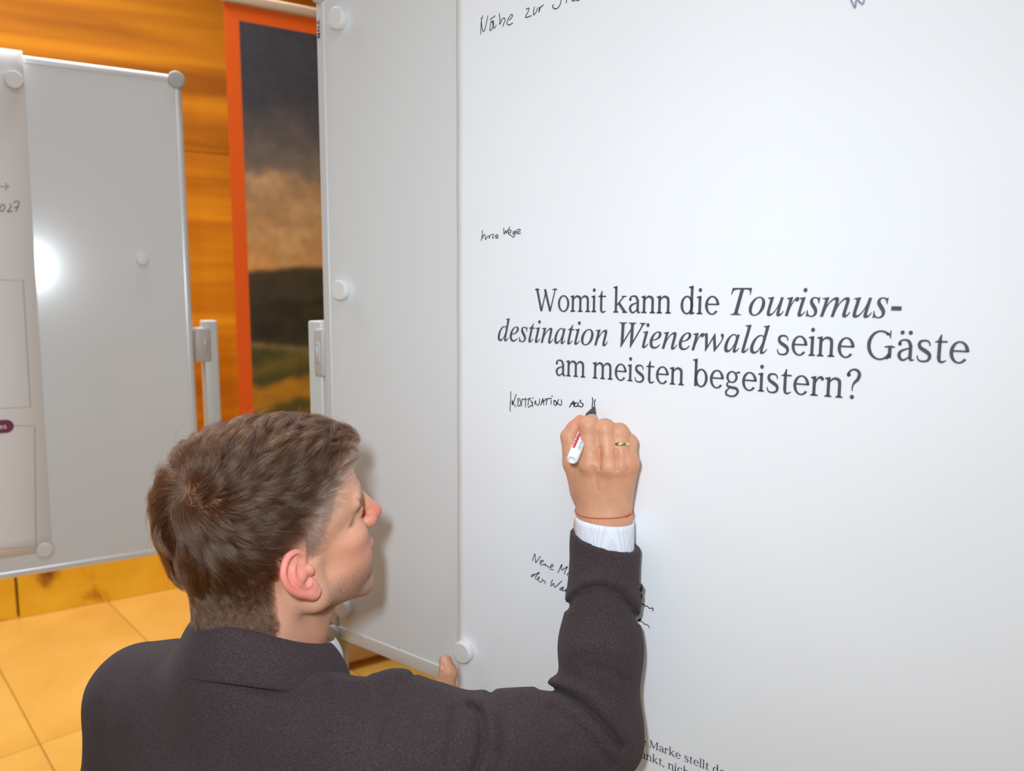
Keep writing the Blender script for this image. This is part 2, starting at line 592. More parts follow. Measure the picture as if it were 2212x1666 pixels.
# poster, hanging a little below the board
PO = 0.0035
sL, _ = FB.sz(988, 600, PO)
sR = sL + 0.706
zB, _dummy = 0.617, 0
poster = empty('poster', FB.p(sL, 0), FB.rotz)
tag(poster, 'wide white poster with a grey printed question and handwritten notes on the front board', 'poster')
nS, nZ = 60, 110
V, Fc = [], []
for iz in range(nZ + 1):
    z = zB + (1.75 - zB) * iz / nZ
    for i_s in range(nS + 1):
        s = (sR - sL) * i_s / nS
        lift = 0.0012 * math.sin(z * 9 + s * 4) * math.sin(s * 5.0) ** 2 + 0.0016 * math.exp(-s / 0.015)
        V.append((s, -(PO + 0.0004 * math.sin(z * 37) * math.exp(-s / 0.02) + lift * 0.25), z))
for iz in range(nZ):
    for i_s in range(nS):
        a_ = iz * (nS + 1) + i_s
        Fc.append((a_, a_ + 1, a_ + nS + 2, a_ + nS + 1))
me = bpy.data.meshes.new('sheet'); me.from_pydata(V, [], Fc)
sheet = mesh_obj('sheet', me, M_PAPER, poster, True)
so = sheet.modifiers.new('thick', 'SOLIDIFY'); so.thickness = 0.0005; so.offset = 1
TO = PO + 0.0014
TM = 0.0014


def line(parts, zb, em):
    for (txt, kind, xa, xb, ya, yb) in parts:
        s0, _ = FB.sz(xa, ya, TO); s1, _ = FB.sz(xb, yb, TO)
        if kind == 'i':
            v, f = font_mesh(italic(txt), 0.003)
            a = np.array(v, float)
            e = em * 1.0
        else:
            g = Glyphs().text(txt); v, f = g.v, g.f; e = em
        place_text('printed_text', v, f, FB, s0, s1, zb, e, TO, M_PRINT, poster)


def bz(x, y): return FB.sz(x, y, TO)[1]


EM = 0.0435
line([('Womit kann die', 'r', 1155, 1553, 674, 680), ('Tourismus-', 'i', 1577, 1946, 682, 690)], bz(1300, 675), EM)
line([('destination Wienerwald', 'i', 1075, 1660, 737, 760), ('seine Gäste', 'r', 1678, 2092, 765, 786)], bz(1300, 747), EM)
line([('am meisten begeistern?', 'r', 1200, 1857, 812, 862)], bz(1210, 812), EM)
# footer lines; anchored on two letters that show beside the sleeve
for pre, mid, post, xa, ya, xb, yb in (('sta', 'rke Marke stellt', ' den', 1362, 1601, 1532, 1663), ('Mitt', 'elpunkt,', ' nicht', 1351, 1620, 1436, 1661)):
    g = Glyphs().text(pre); xs = g.x
    g.text(mid); xe = g.x
    g.text(post)
    s0, z0_ = FB.sz(xa, ya, TO); s1, z1_ = FB.sz(xb, yb, TO)
    kx = (s1 - s0) / (xe - xs)
    a = np.array(g.v)
    place_text('printed_text', g.v, g.f, FB, s0 + (a[:, 0].min() - xs) * kx, s0 + (a[:, 0].max() - xs) * kx, (z0_ + z1_) / 2, 0.0155, TO, M_PRINT, poster, 'small dark footer line near the bottom edge')

# handwriting on the front poster (points read off in the picture, carried onto the sheet)
C1 = (1020, 0, 2212 / 250)
ink('handwriting', [
    [(200, 300), (175, 400), (165, 560), (158, 655)], [(175, 345), (180, 470), (195, 560), (218, 600), (250, 530), (300, 300)],
    [(340, 370), (438, 300)], [(395, 440), (360, 410), (345, 500), (335, 560), (352, 580), (400, 500), (410, 415), (388, 405), (410, 540), (460, 480)],
    [(518, 258), (528, 380), (525, 465), (570, 370), (612, 345), (628, 380), (585, 500)], [(705, 385), (760, 330), (765, 280), (730, 290), (675, 390), (665, 445), (700, 478), (775, 440)],
    [(1030, 175), (1080, 155), (1078, 200), (1018, 320), (1060, 325), (1130, 298)], [(1190, 135), (1168, 250), (1185, 280), (1230, 215), (1250, 150)], [(1285, 130), (1275, 235), (1300, 150), (1358, 92)],
    [(1700, -60), (1690, 60), (1640, 145), (1580, 168), (1535, 130), (1558, 85)], [(1815, -90), (1797, 50)], [(1890, -60), (1920, 18), (1975, -5), (1995, -50)], [(1960, -100), (2000, 5), (2060, -8)]],
    FB, TM + PO, 0.0011, M_INK, poster, C1, 'thin black handwritten words Nähe zur, cut off by the top of the view')
C2 = (1020, 480, 2212 / 120)
ink('handwriting', [
    [(398, 330), (392, 540), (358, 730)], [(495, 480), (425, 560), (425, 650)], [(425, 560), (480, 500)], [(520, 520), (515, 640), (540, 680), (625, 545)],
    [(670, 540), (675, 650), (700, 540), (760, 490)], [(795, 490), (850, 500), (835, 560), (800, 620), (860, 638)], [(960, 590), (1030, 545), (990, 500), (930, 540), (940, 610), (985, 640), (1035, 615)],
    [(1258, 225), (1262, 370), (1272, 480), (1340, 330), (1352, 440), (1410, 330), (1498, 190)], [(1460, 430), (1545, 390), (1530, 310), (1465, 330), (1440, 430), (1470, 500), (1545, 510)],
    [(1640, 350), (1620, 450), (1650, 480), (1715, 340), (1700, 500), (1640, 600), (1560, 545)], [(1790, 400), (1870, 380), (1915, 310), (1860, 280), (1780, 330), (1760, 420), (1830, 465), (1925, 435)]],
    FB, TM + PO, 0.0011, M_INK, poster, C2, 'small black handwritten words kurze Wege')
C3 = (1095, 840, 2212 / 120)
ink('handwriting', [
    [(150, 115), (148, 400), (125, 780), (142, 900)], [(365, 215), (310, 400), (220, 635), (205, 560), (210, 470), (260, 600), (362, 722)],
    [(415, 460), (450, 395), (500, 400), (545, 520), (520, 650), (470, 690), (425, 640), (440, 520), (480, 465)],
    [(570, 700), (590, 500), (610, 410), (680, 435), (750, 385), (740, 560), (735, 725)], [(810, 430), (935, 370)], [(865, 440), (835, 660)], [(905, 390), (990, 560), (1010, 640), (920, 700), (840, 735)],
    [(1025, 520), (1010, 620), (1030, 715)], [(1030, 370)], [(1105, 640), (1135, 470), (1160, 590), (1225, 660), (1280, 600), (1300, 480), (1295, 400)],
    [(1345, 655), (1400, 500), (1428, 385), (1450, 520), (1470, 640)], [(1400, 570), (1390, 520), (1540, 465)], [(1510, 415), (1770, 380)], [(1620, 410), (1580, 520), (1575, 640)], [(1760, 440), (1760, 620)], [(1798, 295)],
    [(1860, 490), (1905, 460), (1960, 530), (1970, 620), (1930, 665), (1880, 630), (1870, 560), (1900, 480)], [(2060, 430), (2000, 540), (2000, 630), (2010, 560), (2050, 600), (2120, 660), (2175, 600), (2165, 435)]],
    FB, TM + PO, 0.0012, M_INK, poster, C3, 'black handwritten capitals being written, KOMBINATION AUS')
C3b = (1210, 860, 1978 / 190)
ink('handwriting', [
    [(210, 205), (260, 120), (300, 70), (300, 130), (310, 195)], [(235, 135), (380, 110)], [(330, 95), (325, 160), (345, 195), (390, 170), (410, 105), (400, 180), (440, 185)], [(470, 50), (445, 60), (450, 95), (510, 130), (515, 165), (480, 200), (445, 190)],
    [(722, -10), (735, 60), (722, 150), (718, 240)], [(790, 35), (773, 100), (775, 205)]],
    FB, TM + PO, 0.0013, M_INK, poster, C3b, 'black capitals and two fresh strokes above the pen tip')
C4 = (1130, 1180, 1666 / 120)
ink('handwriting', [
    [(275, 440), (355, 230), (370, 460), (390, 485), (520, 305)], [(520, 505), (605, 450), (590, 425), (530, 440), (505, 500), (540, 565), (620, 550), (675, 540), (660, 585), (740, 600), (750, 655)],
    [(810, 640), (890, 600), (890, 555), (850, 560), (805, 630), (820, 690), (905, 715)], [(1040, 805), (1110, 650), (1165, 545), (1150, 720), (1330, 615), (1260, 740), (1240, 840)], [(1420, 770), (1360, 800), (1320, 860), (1370, 900), (1440, 880)],
    [(325, 840), (250, 880), (255, 920), (360, 850), (490, 790), (390, 900), (375, 980), (420, 1010), (490, 940), (460, 930), (450, 990), (490, 1070), (560, 1070)], [(590, 980), (570, 1040), (655, 1050), (650, 1130)],
    [(885, 1010), (850, 1080), (830, 1180), (860, 1190), (920, 1110), (950, 1235), (1160, 1045)], [(1200, 1225), (1110, 1280), (1100, 1310), (1150, 1310), (1210, 1240), (1170, 1330), (1230, 1340), (1300, 1290)], [(1420, 1180), (1330, 1280), (1270, 1370), (1320, 1390)]],
    FB, TM + PO, 0.0011, M_INK, poster, C4, 'black handwritten lines starting Neue and den, half hidden by the sleeve')
C5 = (1360, 1250, 972 / 70)
ink('handwriting', [
    [(225, 650), (310, 690), (330, 720), (320, 765), (420, 770), (455, 790), (445, 825), (540, 835), (590, 895), (690, 885), (705, 910), (690, 980)],
    [(100, 1100), (220, 1070), (285, 1015)], [(250, 1275), (340, 1230), (320, 1215), (255, 1260), (330, 1280), (400, 1310), (430, 1360), (520, 1385), (570, 1430), (592, 1480)]],
    FB, TM + PO, 0.0011, M_INK, poster, C5, 'black handwritten word endings just right of the sleeve buttons')
ink('handwriting', [[(1836, -6), (1847, 17), (1850, 0), (1864, 9), (1867, -6)]], FB, TM + PO, 0.0017, mat('faded_ink', (150, 150, 170), 0.6), poster, None, 'pale blue grey writing at the very top, cut off')
ink('pen_stroke', [[(862, 1397), (866, 1416)]], FB, 0.0006, 0.0007, M_INK, board, None, 'tiny dark pen tick on the bare board')


def magnet(pl, px, py, r, label, group, base_off):
    s, z = pl.sz(px, py, base_off + 0.0115)
    o = empty('magnet', pl.p(s, z, base_off), pl.rotz)
    tag(o, label, 'magnet', group)
    bm = new()
    lathe(bm, [(0, r * .98), (-0.0006, r), (-0.0112, r * .985), (-0.0122, r * .965), (-0.0126, r * .93)], (0, 0, 0), (0, 1, 0), 40)
    obj('magnet_body', bm, M_MAG, o, True).modifiers.new('e', 'EDGE_SPLIT').split_angle = 0.8
    bm = new()
    lathe(bm, [(-0.0125, r * .93), (-0.0127, r * .91), (-0.0128, r * .80)], (0, 0, 0), (0, 1, 0), 40)
    obj('magnet_face', bm, M_MAG, o, True)
    return o


G1 = 'white round magnets on the front board'
magnet(FB, 724, 38, 0.0165, 'round white magnet near the top left corner of the front board', G1, 0.0006)
magnet(FB, 731, 627, 0.0165, 'round white magnet halfway up the left edge of the front board', G1, 0.0006)
magnet(FB, 736, 1316, 0.0165, 'shaded white magnet behind the man\'s chin at the board\'s lower left corner', G1, 0.0006)
magnet(FB, 996, 1411, 0.0165, 'round white magnet holding the question poster beside the raised thumb', G1, PO + 0.001)

# ------------------------------------------------------------------ second board further back
rb = ray(403, 628)
Yb = 1.79
BBp = Plane((rb[0] * Yb / rb[1], Yb), 60.7)
s_, z_top = BBp.sz(400, 172)
_, z_bot = BBp.sz(300, 1196)
s_r, _ = BBp.sz(408, 600)
board2 = whiteboard(BBp, s_r - 1.25, s_r + 0.004, z_bot - 0.012, z_top + 0.008, 0.022, 'white board standing further back at the left with a grey framed edge', M_BOARD2, M_ALU2, 0.040, BBp.sz(465, 692, -0.02)[1], 0.45, BBp.sz(445, 745, 0)[1])
p2 = empty('poster', BBp.p(0, 0), BBp.rotz)
tag(p2, 'narrow white printed poster with a plum label, on the left of the far board', 'poster')
sa, zt2 = BBp.sz(48, 110, 0.012)
sb, zb2 = BBp.sz(112, 1190, 0.004)
V, Fc = [], []
n = 30
for i in range(n + 1):
    t = i / n
    z = zb2 + (zt2 - zb2) * t
    off = 0.004 + 0.009 * math.exp(-((z - (zt2 - 0.01)) / 0.08) ** 2)
    sr_ = sb + (sa - sb) * t
    for kx in range(6):
        V.append(BBp.p(sr_ - 0.60 + 0.12 * kx, z, off))
for i in range(n):
    for kx in range(5):
        a_ = i * 6 + kx
        Fc.append((a_, a_ + 1, a_ + 7, a_ + 6))
o = pyobj('sheet', V, Fc, M_PAPER2, None, True); o.parent = p2; o.matrix_parent_inverse = p2.matrix_basis.inverted()
so = o.modifiers.new('thick', 'SOLIDIFY'); so.thickness = 0.0006; so.offset = 0
M_RULE = mat('pale_rule', (190, 180, 180), 0.7)
M_PLUM = mat('plum_label', (128, 42, 84), 0.6)
M_PLUMI = mat('plum_ink', (150, 122, 126), 0.6)
OFF2 = 0.0056
ink('printed_frame', [[(-60, 603), (50, 606), (66, 880), (-60, 885)]], BBp, OFF2, 0.0022, M_RULE, p2, smooth=False)
ink('printed_frame', [[(30, 920), (75, 920), (78, 1182), (-60, 1190)]], BBp, OFF2, 0.0022, M_RULE, p2, smooth=False)
ink('printed_arrow', [[(-60, 403), (18, 403)], [(11, 396), (18, 403), (11, 410)]], BBp, OFF2, 0.0028, M_RULE, p2, smooth=False)
ink('handwriting', [[(4, 442), (9, 443), (10, 450), (4, 457), (-1, 452), (4, 442)], [(21, 441), (24, 446), (18, 455), (16, 458), (27, 456)], [(29, 438), (36, 435), (41, 438), (35, 456)], [(31, 449), (40, 447)],
                    [(-24, 445), (-15, 441), (-12, 446), (-22, 458), (-10, 458)]], BBp, OFF2, 0.0022, M_PLUMI, p2, None, 'faint purple handwritten year')
s1, zc = BBp.sz(30, 920, OFF2)
bm = new()
rr_ = 0.0145
cx_ = s1 - rr_
pts_ = [(cx_ + rr_ * math.sin(t), zc + rr_ * math.cos(t)) for t in np.linspace(0, math.pi, 16)] + [(cx_ - 0.16, zc - rr_), (cx_ - 0.16, zc + rr_)]
o = pyobj('label_pill', [BBp.p(a_, b_, OFF2 + .0002) for a_, b_ in pts_][::-1], [tuple(range(len(pts_)))], M_PLUM, None); o.parent = p2; o.matrix_parent_inverse = p2.matrix_basis.inverted(); o['label'] = 'plum rounded label'
pill = o
v, f = font_mesh('es')
o = place_text('label_lettering', v, f, BBp, BBp.sz(-2, 920, OFF2)[0], BBp.sz(14, 920, OFF2)[0], zc - 0.0045, 0.016, OFF2 + .0005, M_PAPER2, p2)
G2 = 'white round magnets on the far board'
magnet(BBp, 30, 171, 0.0175, 'pale round magnet at the top corner of the far narrow poster', G2, 0.013)
magnet(BBp, 97, 1189, 0.0165, 'pale round magnet at the bottom corner of the far narrow poster', G2, 0.005)
magnet(BBp, 308, 561, 0.0125, 'small pale magnet alone on the bare middle of the far board', G2, 0.0006)

# ------------------------------------------------------------------ roll-up banner in front of the veneer wall
bo = hit(735, 1437, (0, 0, 0), np.array([0, 0, 1.0]))
RB = Plane((bo[0], bo[1]), 59.3)
M_ORANGE = mat('orange_print', (246, 100, 22), 0.55, spec=0.25)
M_BAR = mat('banner_rail', (206, 176, 146), 0.4, 0.3)
ban = empty('rollup_banner', RB.p(0, 0), RB.rotz)
tag(ban, 'orange bordered roll-up banner with a dusk landscape, standing before the veneer wall', 'banner')
bs0, _ = RB.sz(502, 500); _, bzt = RB.sz(560, 16)
BWD = 0.85
bs1 = bs0 + BWD
bm = new(); box(bm, bs0, bs1, -0.0009, 0.0, 0.10, bzt); o = obj('banner_cloth', bm, M_ORANGE, ban)
s_in, z_in = RB.sz(516, 45)
bord = s_in - bs0
NX, NZ = 110, 330
iz0, iz1 = 0.155, z_in
rng = np.random.RandomState(5)


def vnoise(x, y, seed):
    r = np.random.RandomState(seed); g = r.rand(64, 64)
    xi = np.floor(x).astype(int); yi = np.floor(y).astype(int)
    fx = x - xi; fy = y - yi; fx = fx * fx * (3 - 2 * fx); fy = fy * fy * (3 - 2 * fy)
    q = lambda a_, b_: g[a_ % 64, b_ % 64]
    return (q(xi, yi) * (1 - fx) + q(xi + 1, yi) * fx) * (1 - fy) + (q(xi, yi + 1) * (1 - fx) + q(xi + 1, yi + 1) * fx) * fy


def fbm(x, y, seed, o=4):
    t = 0; a_ = .5
    for i in range(o):
        t = t + a_ * vnoise(x * 2 ** i, y * 2 ** i, seed + i); a_ *= .5
    return t / 0.94


gx, gz = np.meshgrid(np.linspace(0, 1, NX), np.linspace(0, 1, NZ))
xs = bs0 + bord + gx * (BWD - 2 * bord)
zs = iz0 + gz * (iz1 - iz0)


def zpix(y): return RB.sz(610, y)[1]


Z1, Z2, Z3, Z4, Z5 = zpix(380), zpix(610), zpix(740), zpix(835), zpix(900)
u = (xs - bs0) / BWD
nz1 = fbm(u * 9, zs * 12, 3); nz2 = fbm(u * 22, zs * 22, 11)
sky_t = np.clip((zs - Z1) / (z_in - Z1), 0, 1)


def mixc(a_, b_, t): return np.array(a_)[None, None, :] * (1 - t[..., None]) + np.array(b_)[None, None, :] * t[..., None]


sky = mixc((128, 108, 88), (58, 56, 62), np.clip(sky_t * 1.9 + (nz1 - .5) * .5, 0, 1))
low = mixc((206, 146, 78), (158, 124, 88), np.clip((zs - Z2) / (Z1 - Z2) + (nz1 - .5) * .7, 0, 1))
cl_m = np.clip((nz1 + nz2 * .4 - .66) * 5, 0, 1)
low = low * (1 - cl_m[..., None] * .45) + np.array((216, 168, 112)) * cl_m[..., None] * .45
ctop = Z1 + 0.05 * (nz2 - .5) * 2 + 0.03 * (nz1 - .5)
cm = np.clip((ctop - zs) / .018 + .5, 0, 1)[..., None]
col = low * cm + sky * (1 - cm)
hill1 = Z2 + 0.030 + 0.05 * np.sin(u * 5 + .4) * u + 0.02 * (fbm(u * 7, u * 0, 21) - .5)
hc = mixc((70, 56, 34), (54, 46, 22), np.clip(nz2 * 1.6 - .3, 0, 1))
col = np.where((zs < hill1)[..., None], hc, col)
dark = Z2 - 0.06 + 0.08 * (fbm(u * 6, u * 0, 31) - .3)
hc2 = mixc((36, 28, 12), (62, 52, 20), np.clip(nz2 * 1.8 - .5, 0, 1))
col = np.where((zs < dark)[..., None], hc2, col)
band = np.abs(zs - (Z3 - 0.10 * u)) < 0.010
fld = mixc((66, 64, 22), (104, 88, 22), np.clip(np.sin((zs + u * -.22) * 70 + nz1 * 3) * .5 + .5, 0, 1))
col = np.where((zs < Z3 - .02 - .04 * u)[..., None], fld, col)
col = np.where(band[..., None], np.array((120, 100, 58))[None, None, :], col)
gold = mixc((176, 120, 16), (84, 72, 20), np.clip((nz2 - .5 + .4 * np.sin((zs - u * .12) * 60)) * 2.2, 0, 1))
col = np.where((zs < Z4 + .10 * u + .02 * nz1)[..., None], gold, col)
low2 = mixc((70, 60, 20), (126, 96, 22), np.clip(nz1 * 1.5 - .3, 0, 1))
col = np.where((zs < Z5 + .03 * u)[..., None], low2, col)
for _ in range(3):
    cp_ = np.pad(col, ((1, 1), (1, 1), (0, 0)), mode='edge')
    col = (cp_[:-2, 1:-1] + cp_[2:, 1:-1] + cp_[1:-1, :-2] + cp_[1:-1, 2:] + cp_[1:-1, 1:-1]) / 5
col = col * (0.90 + 0.22 * fbm(u * 40, zs * 40, 55))[..., None]
col = np.clip(col * 1.10 / 255., 0, 1)
col = np.where(col <= .04045, col / 12.92, ((col + .055) / 1.055) ** 2.4)
V = np.stack([xs.ravel(), np.full(xs.size, -0.0016), zs.ravel()], 1)
ii = (np.arange(NZ - 1)[:, None] * NX + np.arange(NX - 1)[None, :]).ravel()
Fq = np.stack([ii, ii + 1, ii + NX + 1, ii + NX], 1)


def npmesh(name, V, quads, tris=None, colors=None):
    me = bpy.data.meshes.new(name)
    nq = len(quads); nt = 0 if tris is None else len(tris)
    me.vertices.add(len(V)); me.vertices.foreach_set('co', np.asarray(V, np.float32).ravel())
    me.loops.add(nq * 4 + nt * 3); me.polygons.add(nq + nt)
    idx = np.asarray(quads, np.int32).ravel()
    if nt: idx = np.concatenate([idx, np.asarray(tris, np.int32).ravel()])
    me.loops.foreach_set('vertex_index', idx)
    st = np.concatenate([np.arange(nq) * 4, nq * 4 + np.arange(nt) * 3]).astype(np.int32)
    me.polygons.foreach_set('loop_start', st)
    me.update(calc_edges=True)
    me.validate()
    if colors is not None:
        at_ = me.color_attributes.new('tint', 'FLOAT_COLOR', 'POINT')
        c4 = np.ones((len(V), 4), np.float32); c4[:, :np.shape(colors)[1]] = colors
        at_.data.foreach_set('color', c4.ravel())
    return me


def tint_mat(name, **kw):
    m = mat(name, (200, 200, 200), **kw)
    a_ = nd(m, 'ShaderNodeVertexColor', layer_name='tint')
    lk(m, a_, 'Color', bsdf(m), 'Base Color')
    return m


me = npmesh('picture', V, Fq, None, col.reshape(-1, 3))
mesh_obj('printed_picture', me, tint_mat('landscape_print', rough=0.55), ban)['label'] = 'printed dusk landscape with clouds, hills and fields'
bm = new(); box(bm, bs0 - 0.004, bs1 + 0.004, -0.012, 0.012, bzt - 0.004, bzt + 0.026, 0.006, 3); obj('top_rail', bm, M_BAR, ban, True)
bm = new(); box(bm, bs0 - 0.03, bs1 + 0.03, -0.055, 0.055, 0.022, 0.115, 0.018, 4); cs = obj('base_cassette', bm, M_BAR, ban, True)
for q in (bs0 + .06, bs1 - .06):
    bm = new(); box(bm, q - .02, q + .02, -0.10, 0.10, 0.0, 0.022, 0.004, 2); obj('foot', bm, M_BAR, ban)
bm = new(); tube(bm, [((bs0 + bs1) / 2, 0.02, 0.10), ((bs0 + bs1) / 2, 0.02, bzt)], 0.009, 10); obj('pole', bm, M_BAR, ban, True)

# ================================================================== the man
import openvdb


def smin(a, b, k):
    h = np.clip(0.5 + 0.5 * (b - a) / k, 0, 1)
    return b * (1 - h) + a * h - k * h * (1 - h)


def smax(a, b, k):
    return -smin(-a, -b, k)


def A3(p): return np.asarray(p, np.float32)


def cap(P, a, b, ra, rb=None, flat=None):
    """round cone between a and b; flat=(axis, factor) squeezes it along an axis"""
    rb = ra if rb is None else rb
    a, b = A3(a), A3(b)
    if flat is not None:
        ax, fk = A3(flat[0]), flat[1]
        ax = ax / np.linalg.norm(ax)
        m = (a + b) / 2
        P = P + np.outer((P - m) @ ax, ax) * (1 / fk - 1)
        a = a + ((a - m) @ ax) * ax * (1 / fk - 1); b = b + ((b - m) @ ax) * ax * (1 / fk - 1)
    d = b - a
    t = np.clip(((P - a) @ d) / (d @ d + 1e-12), 0, 1)
    return np.linalg.norm(P - a - t[:, None] * d, axis=1) - (ra + (rb - ra) * t)


def ell(P, c, r, R=None):
    q = P - A3(c)
    if R is not None:
        q = q @ A3(R)          # columns of R are the ellipsoid's axes
    r = A3(r)
    k0 = np.linalg.norm(q / r, axis=1); k1 = np.linalg.norm(q / (r * r), axis=1)
    return k0 * (k0 - 1) / (k1 + 1e-6)


def pline(P, pts, rs):
    d = None
    for i in range(len(pts) - 1):
        e = cap(P, pts[i], pts[i + 1], rs[i], rs[i + 1])
        d = e if d is None else np.minimum(d, e)
    return d


def spts(pts, n=5):
    return [tuple(q) for q in cr(pts, n)]


def crease(P, pts, depth, width):
    """a groove (or ridge) that follows a polyline"""
    dd = pline(P, pts, [0.0] * len(pts))
    return depth * np.exp(-(dd / width) ** 2)


def mesh_sdf(fn, lo, hi, h):
    lo = np.array(lo, float); hi = np.array(hi, float)
    B = 6
    nb = np.ceil((hi - lo) / (h * B)).astype(int)
    n = nb * B
    # coarse pass on block centres
    g = [lo[i] + (np.arange(nb[i]) * B + (B - 1) / 2) * h for i in range(3)]
    C = np.stack(np.meshgrid(*g, indexing='ij'), -1).reshape(-1, 3).astype(np.float32)
    dc = fn(C)
    near = np.abs(dc) < h * B * 1.15
    vol = np.repeat(np.repeat(np.repeat(np.where(dc < 0, -1.0, 1.0).reshape(nb).astype(np.float32) * h * 4, B, 0), B, 1), B, 2)
    idx = np.argwhere(near.reshape(nb))
    off = np.stack(np.meshgrid(*[np.arange(B)] * 3, indexing='ij'), -1).reshape(-1, 3)
    for s in range(0, len(idx), 900):
        q = idx[s:s + 900]
        I = (q[:, None, :] * B + off[None]).reshape(-1, 3)
        P = (lo + I * h).astype(np.float32)
        vol[I[:, 0], I[:, 1], I[:, 2]] = fn(P)
    vol[0] = vol[-1] = h; vol[:, 0] = vol[:, -1] = h; vol[:, :, 0] = vol[:, :, -1] = h
    grid = openvdb.FloatGrid(h * 4)
    grid.copyFromArray(vol)
    tris_, = () or (None,)
    res = grid.convertToPolygons(isovalue=0.0, adaptivity=0.0)
    if len(res) == 3:
        pts, tri, quad = res
    else:
        pts, quad = res; tri = np.zeros((0, 3), int)
    return pts * h + lo, np.asarray(quad)[:, ::-1], np.asarray(tri)[:, ::-1]


def join(parts):
    V, Q, T_, Cc = [], [], [], []
    n = 0
    for v, q, t, c in parts:
        V.append(v); Q.append(np.asarray(q).reshape(-1, 4) + n); T_.append(np.asarray(t).reshape(-1, 3) + n); Cc.append(c); n += len(v)
    return np.concatenate(V), np.concatenate(Q), np.concatenate(T_), np.concatenate(Cc)


def vn3(P, scale, seed=0):
    """cheap smooth 3-D value noise, -1..1"""
    g = np.random.RandomState(seed).rand(32, 32, 32).astype(np.float32)
    p = P * scale
    i = np.floor(p).astype(int); f = p - i; f = f * f * (3 - 2 * f)
    r = 0
    for a in (0, 1):
        for b in (0, 1):
            for c in (0, 1):
                wgt = (f[:, 0] if a else 1 - f[:, 0]) * (f[:, 1] if b else 1 - f[:, 1]) * (f[:, 2] if c else 1 - f[:, 2])
                r = r + wgt * g[(i[:, 0] + a) % 32, (i[:, 1] + b) % 32, (i[:, 2] + c) % 32]
    return r * 2 - 1


# ------------------------------------------------------------------ head: x forward, y to his left, z up, origin between the ears
HR = np.array([[0.8205, -0.5659, -0.0805], [0.5387, 0.8126, -0.2225], [0.1913, 0.1393, 0.9716]])
HT = np.array([-0.2237, 0.8529, 0.9579])


def h2w(P): return P @ HR.T + HT


def w2h(P): return (np.asarray(P) - HT) @ HR


def scalp(P):
    d = ell(P, (-0.010, 0, 0.050), (0.099, 0.075, 0.091))
    d = smin(d, ell(P, (-0.040, 0, 0.030), (0.064, 0.067, 0.070)), 0.02)
    d = smin(d, ell(P, (-0.042, 0, 0.070), (0.072, 0.070, 0.070)), 0.015)
    d = smin(d, ell(P, (0.045, 0, 0.050), (0.052, 0.062, 0.060)), 0.02)
    return d


NAPE0, NAPE1 = (-0.066, 0, 0.0), (-0.084, -0.003, -0.13)
NECK0, NECK1 = (-0.028, 0, -0.035), (-0.068, -0.005, -0.175)


